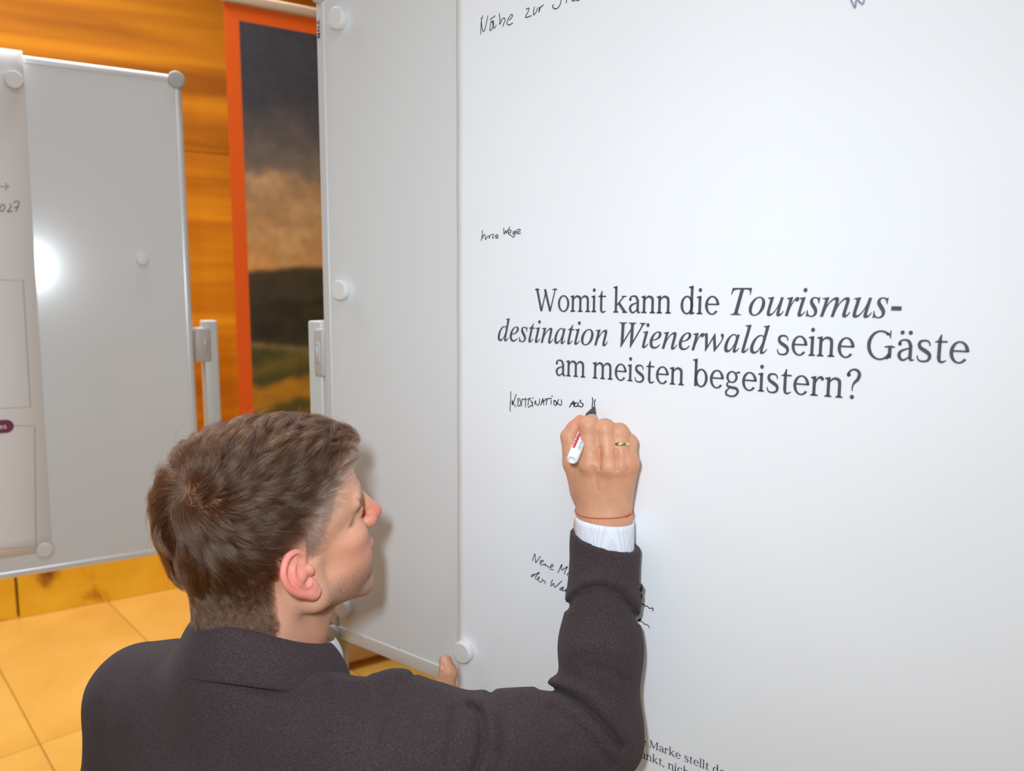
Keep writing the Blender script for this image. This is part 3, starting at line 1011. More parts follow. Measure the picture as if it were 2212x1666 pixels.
def head_sdf(P):
    d = scalp(P)
    # face mass, jaw and cheeks
    d = smin(d, ell(P, (0.046, 0, -0.020), (0.052, 0.056, 0.062)), 0.02)
    for s in (-1, 1):
        d = smin(d, cap(P, (0.008, s * 0.054, -0.050), (0.080, s * 0.020, -0.088), 0.014, 0.014), 0.022)
        d = smin(d, cap(P, (0.004, s * 0.056, -0.010), (0.008, s * 0.054, -0.052), 0.013, 0.015), 0.02)
        d = smin(d, ell(P, (0.066, s * 0.036, -0.004), (0.024, 0.024, 0.018)), 0.018)     # cheekbone
        d = smin(d, ell(P, (0.062, s * 0.036, -0.042), (0.030, 0.022, 0.028)), 0.02)      # cheek
    d = smin(d, ell(P, (0.088, 0, -0.084), (0.016, 0.022, 0.015)), 0.018)                  # chin
    d = smin(d, ell(P, (0.084, 0, -0.050), (0.022, 0.030, 0.030)), 0.018)                  # muzzle
    for s in (-1, 1):                                                                      # brow ridge, eye socket, eyeball and lids
        d = smin(d, cap(P, (0.094, s * 0.012, 0.040), (0.078, s * 0.046, 0.042), 0.008, 0.008), 0.012)
        d = smax(d, -ell(P, (0.104, s * 0.031, 0.024), (0.018, 0.017, 0.012)), 0.012)
        d = smin(d, ell(P, (0.0795, s * 0.031, 0.024), (0.0135, 0.0145, 0.0125)), 0.004)
        d = d + crease(P, [(0.092, s * 0.018, 0.0225), (0.0935, s * 0.031, 0.0215), (0.085, s * 0.046, 0.022)], 0.0016, 0.0012)
    for s in (-1, 1):
        d = d + crease(P, [(0.088, s * 0.041, 0.034), (0.078, s * 0.0495, 0.026), (0.064, s * 0.0555, 0.016)], 0.0020, 0.0022)
    # nose
    d = smin(d, cap(P, (0.094, 0, 0.034), (0.117, 0, -0.004), 0.0085, 0.0105), 0.010)
    d = smin(d, ell(P, (0.1185, 0, -0.0065), (0.0115, 0.0115, 0.0105)), 0.006)
    for s in (-1, 1):
        d = smin(d, ell(P, (0.106, s * 0.0135, -0.010), (0.011, 0.0068, 0.0085)), 0.005)
        d = smax(d, -ell(P, (0.113, s * 0.0065, -0.0185), (0.006, 0.0035, 0.004)), 0.003)
    # lips
    d = smin(d, ell(P, (0.1015, 0, -0.0385), (0.009, 0.022, 0.0050)), 0.006)
    d = smin(d, ell(P, (0.1000, 0, -0.0490), (0.0090, 0.019, 0.0058)), 0.006)
    d = d + crease(P, [(0.104, -0.024, -0.044), (0.1105, 0, -0.0430), (0.104, 0.024, -0.044)], 0.0022, 0.0016)
    d = d + crease(P, [(0.104, -0.006, -0.066), (0.106, 0, -0.064), (0.104, 0.006, -0.066)], 0.002, 0.006)
    # neck
    d = smin(d, cap(P, NECK0, NECK1, 0.052, 0.060), 0.022)
    d = smin(d, cap(P, NAPE0, NAPE1, 0.036, 0.044), 0.03)
    d = smin(d, cap(P, (0.030, 0, -0.075), (-0.030, -0.004, -0.175), 0.028, 0.042), 0.03)
    # skin folds where the tilted head creases the neck
    for zz, dp in ((-0.094, 0.0028), (-0.112, 0.0022)):
        d = d + crease(P, [(-0.055, -0.060, zz + 0.012), (-0.020, -0.064, zz + 0.004), (0.012, -0.050, zz - 0.004), (0.04, -0.024, zz - 0.008)], dp, 0.0034)
    return d


def ear_sdf(P, s=-1):
    """P in head space. ear plane: u backwards-ish, v up, w outwards"""
    tilt = math.radians(14)
    v = A3((-math.sin(tilt), 0, math.cos(tilt))); u0 = A3((-math.cos(tilt), 0, -math.sin(tilt)))
    flare = math.radians(28)
    w = A3((0, s, 0))
    u = u0 * math.cos(flare) + w * math.sin(flare); wn = w * math.cos(flare) - u0 * math.sin(flare)
    q = (P - A3((-0.003, s * 0.0725, -0.002))) / 1.05
    L = np.stack([q @ u, q @ v, q @ wn], 1).astype(np.float32)      # u back, v up, w out
    d = ell(L, (0.013, 0.004, 0.003), (0.0165, 0.028, 0.0035))
    d = smin(d, ell(L, (0.004, -0.024, 0.004), (0.0085, 0.0105, 0.0040)), 0.008)           # lobe
    rim = spts([(0.000, 0.006, 0.003), (-0.002, 0.020, 0.006), (0.006, 0.031, 0.007), (0.018, 0.033, 0.007), (0.029, 0.024, 0.007), (0.0315, 0.010, 0.007), (0.026, -0.006, 0.0065), (0.016, -0.020, 0.006), (0.007, -0.030, 0.005), (0.000, -0.030, 0.004)], 3)
    d = smin(d, pline(L, rim, [0.0036] * len(rim)), 0.0035)
    anti = spts([(0.008, 0.023, 0.005), (0.0165, 0.016, 0.0065), (0.020, 0.004, 0.0070), (0.014, -0.009, 0.0065), (0.007, -0.013, 0.006)], 3)
    d = smin(d, pline(L, anti, [0.0026] * len(anti)), 0.0035)
    d = smax(d, -ell(L, (0.008, 0.000, 0.0075), (0.0085, 0.0115, 0.0060)), 0.0035)          # concha
    d = smax(d, -ell(L, (0.010, 0.024, 0.0085), (0.0055, 0.0048, 0.0035)), 0.003)
    d = smin(d, ell(L, (-0.002, -0.001, 0.0060), (0.0040, 0.0068, 0.0046)), 0.003)          # tragus
    d = smin(d, cap(L, (0.004, 0.004, -0.010), (0.010, 0.002, 0.000), 0.013, 0.010), 0.006)
    return d


v, q, t = mesh_sdf(head_sdf, (-0.125, -0.105, -0.205), (0.142, 0.105, 0.150), 0.0017)


def hairline(P):
    """>0 inside the hair-bearing area"""
    x, y, z = P[:, 0], P[:, 1], P[:, 2]
    a = np.abs(y)
    front = 0.082 - x - np.clip(0.078 - z, 0, 1) * 0.75 - np.clip(a - .03, 0, 1) * .25            # forehead / temple
    side = np.where(x > 0.004, z - 0.004 - np.clip(x - 0.018, 0, 1) * 1.9, 1)                       # sideburn lower edge
    side = np.where((x > 0.036) & (z < .02), -1, side)
    nape = z + 0.098 + np.clip(a - .028, 0, 1) * .15
    behind = np.where((x <= 0.004) & (x > -0.032), z - 0.036 + np.clip(0.0 - x, 0, 1) * 0.4, 1)     # over and round the ear
    back = np.where((x <= -0.032) & (z < 0), -x - 0.034 - np.clip(-z - .02, 0, 1) * .05, 1)
    return np.minimum(np.minimum(front, side), np.minimum(nape, np.minimum(behind, back)))


def skin_color(P):
    base = np.tile(np.array([224., 168., 138.]), (len(P), 1))
    x, y, z = P[:, 0], P[:, 1], P[:, 2]

    def blend(c, m):
        nonlocal base
        m = np.clip(m, 0, 1)[:, None]
        base = base * (1 - m) + np.array(c, float) * m
    n1 = vn3(P, 60, 1); n2 = vn3(P, 420, 2)
    blend((214, 138, 112), np.exp(-(((x - .070) / .03) ** 2 + ((z + .02) / .03) ** 2)) * .6)
    blend((226, 112, 96), np.exp(-(((x - .120) / .018) ** 2 + (y / .02) ** 2 + ((z + .008) / .018) ** 2)) * .85)
    blend((206, 120, 96), np.clip((-.085 - z) / .05, 0, 1) * .5)
    blend((196, 104, 96), np.exp(-(((x - .110) / .012) ** 2 + (y / .024) ** 2 + ((z + .044) / .009) ** 2)) * .8)
    # stubble on jaw, chin, moustache
    st = np.clip((-.026 - z + (x - .09) * .12) / .02, 0, 1) * np.clip((x - .004) / .02, 0, 1) * np.clip((z + .116) / .02, 0, 1)
    blend((170, 130, 108), st * .25)
    hm_ = np.clip((hairline(P) + .002) / .010, 0, 1) * (1 - np.clip(-P[:, 2] - .06, 0, .05) / .05 * .4)
    gm_ = np.clip((x + .015) / .05, 0, 1) * np.clip((.075 - z) / .03, 0, 1)
    blend((104, 76, 60), hm_ * (.80 - .42 * gm_))
    # eyebrow
    br = np.exp(-(((z - .043) / .0045) ** 2)) * np.clip((x - .066) / .01, 0, 1) * (np.abs(y) > .010) * (np.abs(y) < .055)
    blend((96, 70, 54), br * (.75 + .3 * n2))
    for s_ in (-1, 1):
        ld = pline(P, [(0.094, s_ * 0.030, 0.0225), (0.088, s_ * 0.041, 0.032), (0.078, s_ * 0.0495, 0.025), (0.067, s_ * 0.0545, 0.018)], [0., 0., 0., 0.])
        blend((92, 62, 50), np.exp(-(ld / .0028) ** 2) * .75)  # lashes, plus the shade of the outer lid fold put into the tint
    base += (n1 * 4)[:, None] + (n2 * 3)[:, None]
    c = np.clip(base / 255, 0, 1)
    c = ((c + .055) / 1.055) ** 2.4
    return np.concatenate([c, np.clip(st, 0, 1)[:, None]], 1)


BODY = [(h2w(v), q, t, skin_color(v))]
for s in (-1, 1):
    lo_e = (-0.055, min(s * 0.055, s * 0.115), -0.045); hi_e = (0.022, max(s * 0.055, s * 0.115), 0.048)
    ve, qe, te = mesh_sdf(lambda P: ear_sdf(P, s), lo_e, hi_e, 0.0009)
    rim_m = np.clip((np.abs(ve[:, 1]) - .078) / .012, 0, 1)[:, None]
    ce = np.array([232., 158., 136.]) * (1 - rim_m) + np.array([236., 144., 130.]) * rim_m
    ce = (np.clip(ce / 255, 0, 1) + .055) / 1.055
    BODY.append((h2w(ve), qe, te, np.concatenate([ce ** 2.4, np.zeros((len(ce), 1))], 1)))

# ------------------------------------------------------------------ hair
rs = np.random.RandomState(11)


def scalp_grad(P, e=0.002):
    g = np.stack([head_hair(P + A3(d_)) - head_hair(P - A3(d_)) for d_ in ((e, 0, 0), (0, e, 0), (0, 0, e))], 1)
    return g / (np.linalg.norm(g, axis=1, keepdims=True) + 1e-9)


def head_hair(P):
    return smin(smin(scalp(P), cap(P, NECK0, NECK1, 0.052, 0.060), 0.022), cap(P, NAPE0, NAPE1, 0.036, 0.044), 0.03)


def sample_scalp(n):
    out = []
    tot = 0
    while tot < n:
        u = rs.normal(size=(n, 3)); u /= np.linalg.norm(u, axis=1, keepdims=True)
        P = (np.array([-.01, 0, .035]) + u * 0.13).astype(np.float32)
        low = rs.rand(n) < .25
        P[low] = np.stack([rs.uniform(-.15, .0, low.sum()), rs.uniform(-.1, .1, low.sum()), rs.uniform(-.12, .0, low.sum())], 1)
        for _ in range(7):
            P = (P - scalp_grad(P) * head_hair(P)[:, None]).astype(np.float32)
        P = P[(hairline(P) > rs.rand(n) * .006)]
        out.append(P); tot += len(P)
    return np.concatenate(out)[:n]


WHORL = A3((-0.078, -0.018, 0.098))


def smooth01(x): x = np.clip(x, 0, 1); return x * x * (3 - 2 * x)


def make_strands(n, K, seed):
    root = sample_scalp(n)
    nrm = scalp_grad(root)
    x, y, z = root.T
    topness = smooth01((z - 0.050 + np.clip(-x, 0, .12) * .42) / 0.045)
    mid = smooth01((z + 0.012 + np.clip(-x, 0, .12) * .45) / (0.055 + np.clip(-x, 0, .12) * .45))
    L = 0.007 + 0.016 * mid + 0.034 * topness + 0.026 * topness * smooth01((x - .0) / .06)
    # temples and sideburns are clipped short
    L = np.where((x > .022), np.minimum(L, 0.006 + 0.6 * np.clip(z - 0.045, 0, 1)), L)
    qf = smooth01((x - .025) / .045) * topness
    L = L + 0.024 * qf
    L *= rs.uniform(.72, 1.1, n)
    Hm = 0.0030 + 0.0075 * mid + 0.024 * topness + 0.012 * topness * smooth01((x + .01) / .06)
    Hm = Hm + 0.022 * qf
    Hm = Hm + 0.007 * smooth01((-x - .01) / .05) * smooth01((z - .03) / .04)
    # clumps
    nc = 1300
    cc = sample_scalp(nc)
    ci = np.empty(n, int)
    for s in range(0, n, 4000):
        ci[s:s + 4000] = ((root[s:s + 4000, None, :] - cc[None]) ** 2).sum(-1).argmin(1)
    ang = (vn3(cc, 34, 5) * .55 + rs.uniform(-.35, .35, nc))[ci] + rs.uniform(-.10, .10, n)
    lift = (1 + .28 * vn3(cc, 30, 8) + rs.uniform(-.22, .22, nc))[ci] * rs.uniform(.80, 1.12, n)
    curl = (rs.uniform(-1, 1, nc))[ci]
    bias = np.stack([0.55 + 0 * x, -0.10 + 0 * x, 0.10 + 0 * x], 1) * smooth01((x + 0.03) / .08)[:, None] * topness[:, None] * 1.2
    down = np.stack([0 * x, 0 * x, -1 + 0 * x], 1) * ((1 - topness) * .55)[:, None]
    pts = [root - nrm * 0.0012]
    p = root.copy()
    ds = L / (K - 1)
    dist0 = np.linalg.norm(root - WHORL, axis=1)
    for k in range(1, K):
        t = k / (K - 1)
        nn = scalp_grad(p)
        fl = (p - WHORL); fl /= (np.linalg.norm(fl, axis=1, keepdims=True) + 1e-5)
        fl = fl + bias + down
        fl = fl - nn * (fl * nn).sum(1, keepdims=True); fl /= (np.linalg.norm(fl, axis=1, keepdims=True) + 1e-6)
        side_ = np.cross(nn, fl)
        a_ = ang + curl * .5 * t + .35
        fl = fl * np.cos(a_)[:, None] + side_ * np.sin(a_)[:, None]
        up = (1.15 - 1.5 * t) * lift + 0.45 * qf * (1 - t)
        dr = fl + nn * up[:, None]
        dr /= np.linalg.norm(dr, axis=1, keepdims=True)
        p = p + dr * ds[:, None]
        hgt = head_hair(p)
        hm = Hm * lift
        over = np.clip(hgt - hm, 0, 1) * .6
        under = np.clip(0.0010 - hgt, 0, 1)
        p = p + nn * (under - over)[:, None]
        pts.append(p.copy())
    S = np.stack(pts, 1)
    # pull towards clump mates
    tt = np.linspace(0, 1, K)[None, :, None]
    cent = np.zeros((nc, K, 3)); cnt = np.bincount(ci, minlength=nc)[:, None, None] + 1e-6
    for k in range(K):
        for a in range(3):
            cent[:, k, a] = np.bincount(ci, weights=(S[:, k, a]), minlength=nc)
    cent /= cnt
    pull = (0.62 * (0.25 + .75 * topness))[:, None, None] * tt ** 1.2
    S = S + (cent[ci] - S) * pull
    return S, topness, mid, root


def hair_object(name, S, rad, tint, m, parent):
    n, K = S.shape[:2]
    hc = bpy.data.hair_curves.new(name)
    hc.add_curves([K] * n)
    hc.attributes['position'].data.foreach_set('vector', S.reshape(-1).astype(np.float32))
    ra = hc.attributes.get('radius') or hc.attributes.new('radius', 'FLOAT', 'POINT')
    taper = np.linspace(1, 0.25, K)[None, :] * rad[:, None]
    ra.data.foreach_set('value', taper.reshape(-1).astype(np.float32))
    ta_ = hc.attributes.new('tint', 'FLOAT_COLOR', 'CURVE')
    c4 = np.ones((n, 4), np.float32); c4[:, :3] = tint
    ta_.data.foreach_set('color', c4.reshape(-1))
    hc.materials.append(m)
    o = bpy.data.objects.new(name, hc); COL.objects.link(o)
    o.parent = parent; o.matrix_parent_inverse = parent.matrix_basis.inverted()
    return o


person = empty('person', (-0.30, 0.70, 0.0))
tag(person, 'man in a dark jacket seen from behind, leaning in and writing on the poster', 'person')


def child(o, parent=None):
    o.parent = parent or person
    o.matrix_parent_inverse = (parent or person).matrix_basis.inverted()
    return o


M_HAIR = bpy.data.materials.new('brown_hair'); M_HAIR.use_nodes = True
for n_ in list(M_HAIR.node_tree.nodes):
    if n_.type == 'BSDF_PRINCIPLED': M_HAIR.node_tree.nodes.remove(n_)
hb = nd(M_HAIR, 'ShaderNodeBsdfHairPrincipled'); hb.parametrization = 'COLOR'
hb.inputs['Roughness'].default_value = 0.30; hb.inputs['Radial Roughness'].default_value = 0.45
if 'Random Roughness' in hb.inputs: hb.inputs['Random Roughness'].default_value = 0.2
ha = nd(M_HAIR, 'ShaderNodeAttribute', attribute_name='tint')
lk(M_HAIR, ha, 'Color', hb, 'Color')
M_HAIR.node_tree.links.new(hb.outputs[0], [n_ for n_ in M_HAIR.node_tree.nodes if n_.type == 'OUTPUT_MATERIAL'][0].inputs[0])

NH = 60000
S, topness, mid, root = make_strands(NH, 9, 3)
rx, ry, rz = root.T
grey = np.clip(smooth01((rx + 0.040) / .06) * (1 - smooth01((rz - .048 - .25 * np.clip(rx, 0, 1)) / .03)), 0, 1)
keep = rs.rand(NH) > grey * .45
S, topness, mid, root, grey = S[keep], topness[keep], mid[keep], root[keep], grey[keep]; NH = len(S)
c_top = np.array(lin((60, 38, 24))); c_low = np.array(lin((76, 56, 42))); c_grey = np.array(lin((190, 172, 160)))
tint = c_low + (c_top - c_low) * mid[:, None]
tint = tint * (1 - grey[:, None]) + c_grey * grey[:, None]
tint = tint * np.exp(rs.normal(0, .38, (NH, 1)))
fly = (rs.rand(NH) < .009) & (topness > .3)
fn_ = scalp_grad(root[fly].astype(np.float32)) + rs.normal(0, .35, (fly.sum(), 3))
S[fly] += fn_[:, None, :] * (np.linspace(0, 1, S.shape[1]) ** 1.6)[None, :, None] * rs.uniform(.003, .012, (fly.sum(), 1, 1))
rad = 0.00016 * (0.75 + .5 * topness) * rs.uniform(.7, 1.2, NH)
hair = hair_object('hair', h2w(S.reshape(-1, 3)).reshape(S.shape), rad, tint, M_HAIR, person)
hair['label'] = 'short brown hair swirling from the crown'

# ------------------------------------------------------------------ hands
def BP(x, y, off):
    return tuple(hit(x, y, FB.O + off * FB.N, FB.N))


def px_of(P):
    Q = np.asarray(P, float) - _C
    d = Q @ _F
    return PCX + FOC * Q[:, 0] / d, PCY - FOC * (Q @ _U) / d


WR = BP(1303, 1112, 0.050)
FI = {   # right hand: joints from knuckle to tip, with radii
    'index': ([BP(1277, 1002, 0.070), BP(1271, 920, 0.070), BP(1275, 914, 0.048), BP(1278, 908, 0.034)], [0.0122, 0.0108, 0.0095, 0.0082]),
    'middle': ([BP(1316, 1006, 0.066), BP(1307, 927, 0.060), BP(1302, 925, 0.036), BP(1296, 932, 0.020)], [0.0120, 0.0112, 0.0095, 0.0085]),
    'ring': ([BP(1342, 1004, 0.058), BP(1338, 935, 0.050), BP(1334, 935, 0.028), BP(1324, 945, 0.016)], [0.0112, 0.0104, 0.0088, 0.0078]),
    'little': ([BP(1360, 1000, 0.048), BP(1359, 955, 0.040), BP(1356, 955, 0.022), BP(1345, 962, 0.014)], [0.0100, 0.0088, 0.0076, 0.0068]),
}
THUMB = ([BP(1270, 1075, 0.040), BP(1241, 1000, 0.044), BP(1231, 944, 0.038), BP(1240, 925, 0.034), BP(1253, 908, 0.028)], [0.017, 0.0145, 0.0114, 0.0088, 0.0068])
PEN_TIP = A3(BP(1284, 880, PO + 0.0026)); PEN_END = A3(BP(1235.5, 994, 0.108))


def rhand_sdf(P):
    d = cap(P, BP(1278, 1125, 0.046), BP(1328, 1125, 0.046), 0.019, 0.018)
    d = smin(d, cap(P, BP(1278, 1180, 0.046), BP(1328, 1180, 0.046), 0.020, 0.019), 0.03)
    d = smin(d, cap(P, WR, BP(1302, 1240, 0.052), 0.026, 0.027), 0.02)
    for n, (j, r) in FI.items():
        base = {'index': (1284, 1105), 'middle': (1300, 1105), 'ring': (1315, 1105), 'little': (1330, 1105)}[n]
        d = smin(d, cap(P, BP(base[0], base[1], 0.048), j[0], 0.0165, r[0] + 0.0012), 0.012)
    d = smin(d, ell(P, BP(1300, 1045, 0.048), (0.034, 0.022, 0.036)), 0.015)
    # thumb with its web
    tj, tr = THUMB
    for i in range(4):
        d = smin(d, cap(P, tj[i], tj[i + 1], tr[i], tr[i + 1]), 0.010 if i == 0 else 0.004)
    d = smin(d, cap(P, BP(1262, 1060, 0.044), BP(1256, 1000, 0.044), 0.015, 0.010), 0.012)
    # fingers
    for n, (j, r) in FI.items():
        f = None
        for i in range(3):
            e = cap(P, j[i], j[i + 1], r[i], r[i + 1])
            f = e if f is None else smin(f, e, 0.004)
        # knuckle bulges
        f = smin(f, ell(P, j[1], (r[1] * 1.05,) * 3), 0.004)
        d = smin(d, f, 0.0035)
        d = smin(d, ell(P, A3(j[0]) + A3(FB.N) * 0.003, (r[0] * 1.02,) * 3), 0.006)
    d = smax(d, -cap(P, PEN_TIP, PEN_END, 0.0071, 0.0071), 0.0015)
    # tendon grooves between the knuckles and valleys running into the webs
    px, py = px_of(P)
    for (xa, ya, xb, yb, dp) in ((1297, 968, 1296, 1012, .0022), (1330, 975, 1333, 1015, .0018), (1352, 985, 1356, 1015, .0014), (1281, 1010, 1292, 1060, .0008), (1312, 1025, 1308, 1070, .0006)):
        tt = np.clip(((px - xa) * (xb - xa) + (py - ya) * (yb - ya)) / ((xb - xa) ** 2 + (yb - ya) ** 2), 0, 1)
        dd = np.hypot(px - xa - tt * (xb - xa), py - ya - tt * (yb - ya))
        d = d + dp * np.exp(-(dd / 4.5) ** 2)
    # skin folds over the finger joints
    for n, k_ in (('index', 0), ('middle', 0), ('ring', 0)):
        cx, cy = [float(q[0]) for q in px_of(np.array([FI[n][0][1]]))]
        for dy in (4, 10, 16):
            d = d + 0.00028 * np.exp(-((py - cy - dy) / 1.6) ** 2) * np.exp(-((px - cx) / 12) ** 2)
    return d


def hand_color(P, nails):
    base = np.tile(np.array([214., 158., 124.]), (len(P), 1))
    n1 = vn3(P, 90, 4); n2 = vn3(P, 500, 6)
    for n, (j, r) in FI.items():
        for q, rad_, c, a in ((j[0], .013, (214, 134, 108), .6), (j[1], .010, (216, 142, 114), .5)):
            m = np.exp(-(np.linalg.norm(P - np.array(q), axis=1) / rad_) ** 2)[:, None] * a
            base = base * (1 - m) + np.array(c, float) * m
    for q, rad_ in ((THUMB[0][4], .014), (THUMB[0][3], .010)):
        m = np.exp(-(np.linalg.norm(P - np.array(q), axis=1) / rad_) ** 2)[:, None] * .7
        base = base * (1 - m) + np.array([230., 136., 116.]) * m
    base += (n1 * 5)[:, None] + (n2 * 4)[:, None]
    c = np.clip(base / 255, 0, 1)
    return np.concatenate([((c + .055) / 1.055) ** 2.4, np.zeros((len(c), 1))], 1)


cA = np.array([BP(1222, 890, 0.0)]); lohi = np.array([BP(1210, 880, .0), BP(1385, 880, .0), BP(1210, 1250, .1), BP(1385, 1250, .1), BP(1385, 880, .1), BP(1210, 1250, 0.)])
lo_h = lohi.min(0) - .012; hi_h = lohi.max(0) + .012
vh, qh, th = mesh_sdf(rhand_sdf, lo_h, hi_h, 0.0011)
BODY.append((vh, qh, th, hand_color(vh, None)))

# left hand, thumb up against the board's lower edge, fingers under the poster
LWR = BP(915, 1590, 0.055)
LT = ([BP(942, 1530, .040), BP(958, 1488, .026), BP(968, 1452, .018), BP(962, 1428, .015)], [.0180, .0150, .0128, .0098])
LF = [([BP(955, 1535, .026), BP(976, 1518, -.012), BP(1005, 1530, -.024)], [.0115, .0098, .0085]),
      ([BP(962, 1548, .030), BP(972, 1548, -.012), BP(1000, 1555, -.018)], [.0115, .0098, .0085]),
      ([BP(955, 1575, .030), BP(966, 1578, -.012), BP(992, 1588, -.018)], [.0110, .0095, .0082]),
      ([BP(948, 1598, .030), BP(960, 1604, -.012), BP(982, 1612, -.014)], [.0098, .0085, .0074])]


def lhand_sdf(P):
    d = cap(P, LWR, BP(950, 1550, .036), 0.026, 0.022)
    for j, r in LF:
        for i in range(2):
            d = smin(d, cap(P, j[i], j[i + 1], r[i], r[i + 1]), 0.006 if i == 0 else .003)
    for i in range(3):
        d = smin(d, cap(P, LT[0][i], LT[0][i + 1], LT[1][i], LT[1][i + 1]), 0.006)
    d = smax(d, -(ell(P, A3(BP(956, 1434, .0275)), (0.0035, 0.0035, 0.0085))), 0.0012)
    return d


q_ = np.array([LWR, LT[0][3], LF[3][0][2], LF[0][0][2], LF[3][0][0]])
vl, ql, tl = mesh_sdf(lhand_sdf, q_.min(0) - .035, q_.max(0) + .035, 0.0015)
cl_ = hand_color(vl, None)
m_ = np.exp(-(np.linalg.norm((vl - np.array(BP(958, 1433, .024))) / np.array([.006, .006, .009]), axis=1)) ** 4)[:, None] * .6
cl_[:, :3] = cl_[:, :3] * (1 - m_) + np.array([.78, .48, .40]) * m_
BODY.append((vl, ql, tl, cl_))

# ------------------------------------------------------------------ clothed figure
LSH = A3((-0.438, 0.925, 0.722)); RSH = A3((-0.105, 0.760, 0.745)); NB = A3((-0.275, 0.842, 0.812))
REL = A3(tuple(at(1290, 1585, 0.835))); RWR = A3(BP(1308, 1165, 0.048))
LEL = A3((-0.43, 1.00, 0.51)); PEL = A3((-0.40, 0.70, 0.30)); CHE = A3((-0.285, 0.835, 0.62))
FD = A3((0.52, 0.82, -0.12)); FD = FD / np.linalg.norm(FD)


def lines2(P, items):
    px, py = px_of(P)
    out = 0
    for pts, dp, wd in items:
        dd = None
        for (xa, ya), (xb, yb) in zip(pts[:-1], pts[1:]):
            tt = np.clip(((px - xa) * (xb - xa) + (py - ya) * (yb - ya)) / ((xb - xa) ** 2 + (yb - ya) ** 2), 0, 1)
            e = np.hypot(px - xa - tt * (xb - xa), py - ya - tt * (yb - ya))
            dd = e if dd is None else np.minimum(dd, e)
        out = out + dp * np.exp(-(dd / wd) ** 2)
    return out


FOLDS = [
    ([(1226, 1312), (1240, 1288), (1265, 1272), (1300, 1268), (1335, 1284), (1362, 1312), (1378, 1342)], .0042, 7),
    ([(1232, 1292), (1255, 1262), (1300, 1248), (1345, 1262), (1378, 1300)], -.0022, 12),
    ([(1168, 1484), (1212, 1494), (1258, 1522), (1302, 1562), (1340, 1612)], .0058, 7),
    ([(1190, 1468), (1250, 1488), (1310, 1530), (1352, 1585)], -.0030, 15),
    ([(1192, 1530), (1240, 1560), (1290, 1612), (1322, 1655)], .0036, 9),
    ([(1016, 1526), (1034, 1542), (1042, 1580), (1038, 1630), (1022, 1670)], .0060, 9),
    ([(1060, 1500), (1082, 1535), (1092, 1585), (1086, 1640)], .0030, 11),
    ([(1045, 1512), (1062, 1540), (1066, 1600)], -.0030, 12),
    ([(984, 1535), (975, 1590), (968, 1650)], .0030, 10),
    ([(1270, 1440), (1310, 1446), (1350, 1470)], .0016, 10),
    ([(1240, 1400), (1290, 1395), (1340, 1410)], -.0014, 16),
    ([(1130, 1520), (1180, 1560), (1220, 1610)], .0022, 14),
    ([(892, 1462), (868, 1505), (838, 1560), (822, 1610)], .0028, 9),
    ([(868, 1470), (842, 1510), (815, 1550)], .0022, 8),
    ([(765, 1500), (752, 1560), (748, 1640)], .0010, 4),
    ([(700, 1470), (640, 1462), (560, 1452), (470, 1425), (400, 1392)], .0036, 12),
    ([(628, 1424), (668, 1440), (700, 1446), (745, 1446), (790, 1456)], .0050, 6),
    ([(655, 1462), (720, 1470), (800, 1474)], -.0030, 12),
    ([(470, 1462), (560, 1488), (700, 1492)], .0024, 14),
    ([(300, 1470), (340, 1560), (360, 1650)], .0010, 30),
]


def jacket_sdf(P):
    d = cap(P, CHE, PEL, 0.150, 0.150, flat=(FD, 0.72))
    d = smin(d, cap(P, A3((-.37, .90, .715)), A3((-.18, .805, .715)), 0.085, 0.082), 0.06)
    d = smin(d, cap(P, LSH, RSH, 0.050, 0.050), 0.06)
    d = smin(d, cap(P, NB + A3((-.01, -.005, -.010)), LSH + A3((.05, -.02, 0.006)), 0.062, 0.048), 0.035)
    d = smin(d, cap(P, NB + A3((.01, -.005, -.020)), RSH + A3((-.03, 0.01, 0.005)), 0.054, 0.055), 0.035)
    d = smin(d, cap(P, A3(at(852, 1536, .800)), A3(at(905, 1560, .800)), 0.046, 0.044), 0.022)
    d = smin(d, cap(P, h2w(A3([(-0.074, -.004, -.165)]))[0], h2w(A3([(-0.074, -.004, -.128)]))[0], 0.076, 0.070), 0.03)
    # arms
    l = smin(cap(P, LSH, LEL, 0.060, 0.052), cap(P, LEL, A3(LWR) * .82 + LEL * .18, 0.052, 0.036), 0.02)
    d = smin(d, l, 0.03)
    d = smin(d, cap(P, LSH + A3((.01, -.01, -.02)), A3((-.485, .86, .44)), 0.052, 0.070), 0.04)
    r = cap(P, RSH, REL, 0.066, 0.053)
    d = smin(d, r, 0.03)
    fo = smin(cap(P, REL, A3(BP(1297, 1400, .080)), 0.050, 0.0455), cap(P, A3(BP(1297, 1400, .080)), RWR, 0.0455, 0.0415), 0.02)
    fo = smin(fo, cap(P, RWR, A3(BP(1308, 1120, .050)), 0.0415, 0.0415), 0.01)
    d = smin(d, fo, 0.018)
    d = d + lines2(P, FOLDS) * 1.6 * (P[:, 1] < 1.05)
    d = d + 0.0018 * vn3(P, 14, 3) + 0.0007 * vn3(P, 40, 4)
    # open the right cuff and the left cuff
    ax = (RWR - REL); ax = ax / np.linalg.norm(ax)
    e0 = A3(BP(1308, 1167, .052))
    nrm = ax + A3(FB.S) * 0.27 + A3(FB.N) * 0.12
    nrm = nrm / np.linalg.norm(nrm)
    cut = np.maximum(-((P - e0) @ nrm), np.linalg.norm(P - e0, axis=1) - .11)
    d = smax(d, -cut, 0.003)
    d = smax(d, -cap(P, A3(BP(1308, 1100, .050)), A3(BP(1306, 1215, .052)), 0.0345, 0.0345), 0.002)
    # neck opening
    na, nbb = h2w(A3([NECK0])), h2w(A3([NECK1]))
    d = smax(d, -cap(P, na[0], h2w(A3([(-0.066, -.004, -.112)]))[0], 0.062, 0.062), 0.006)
    return d


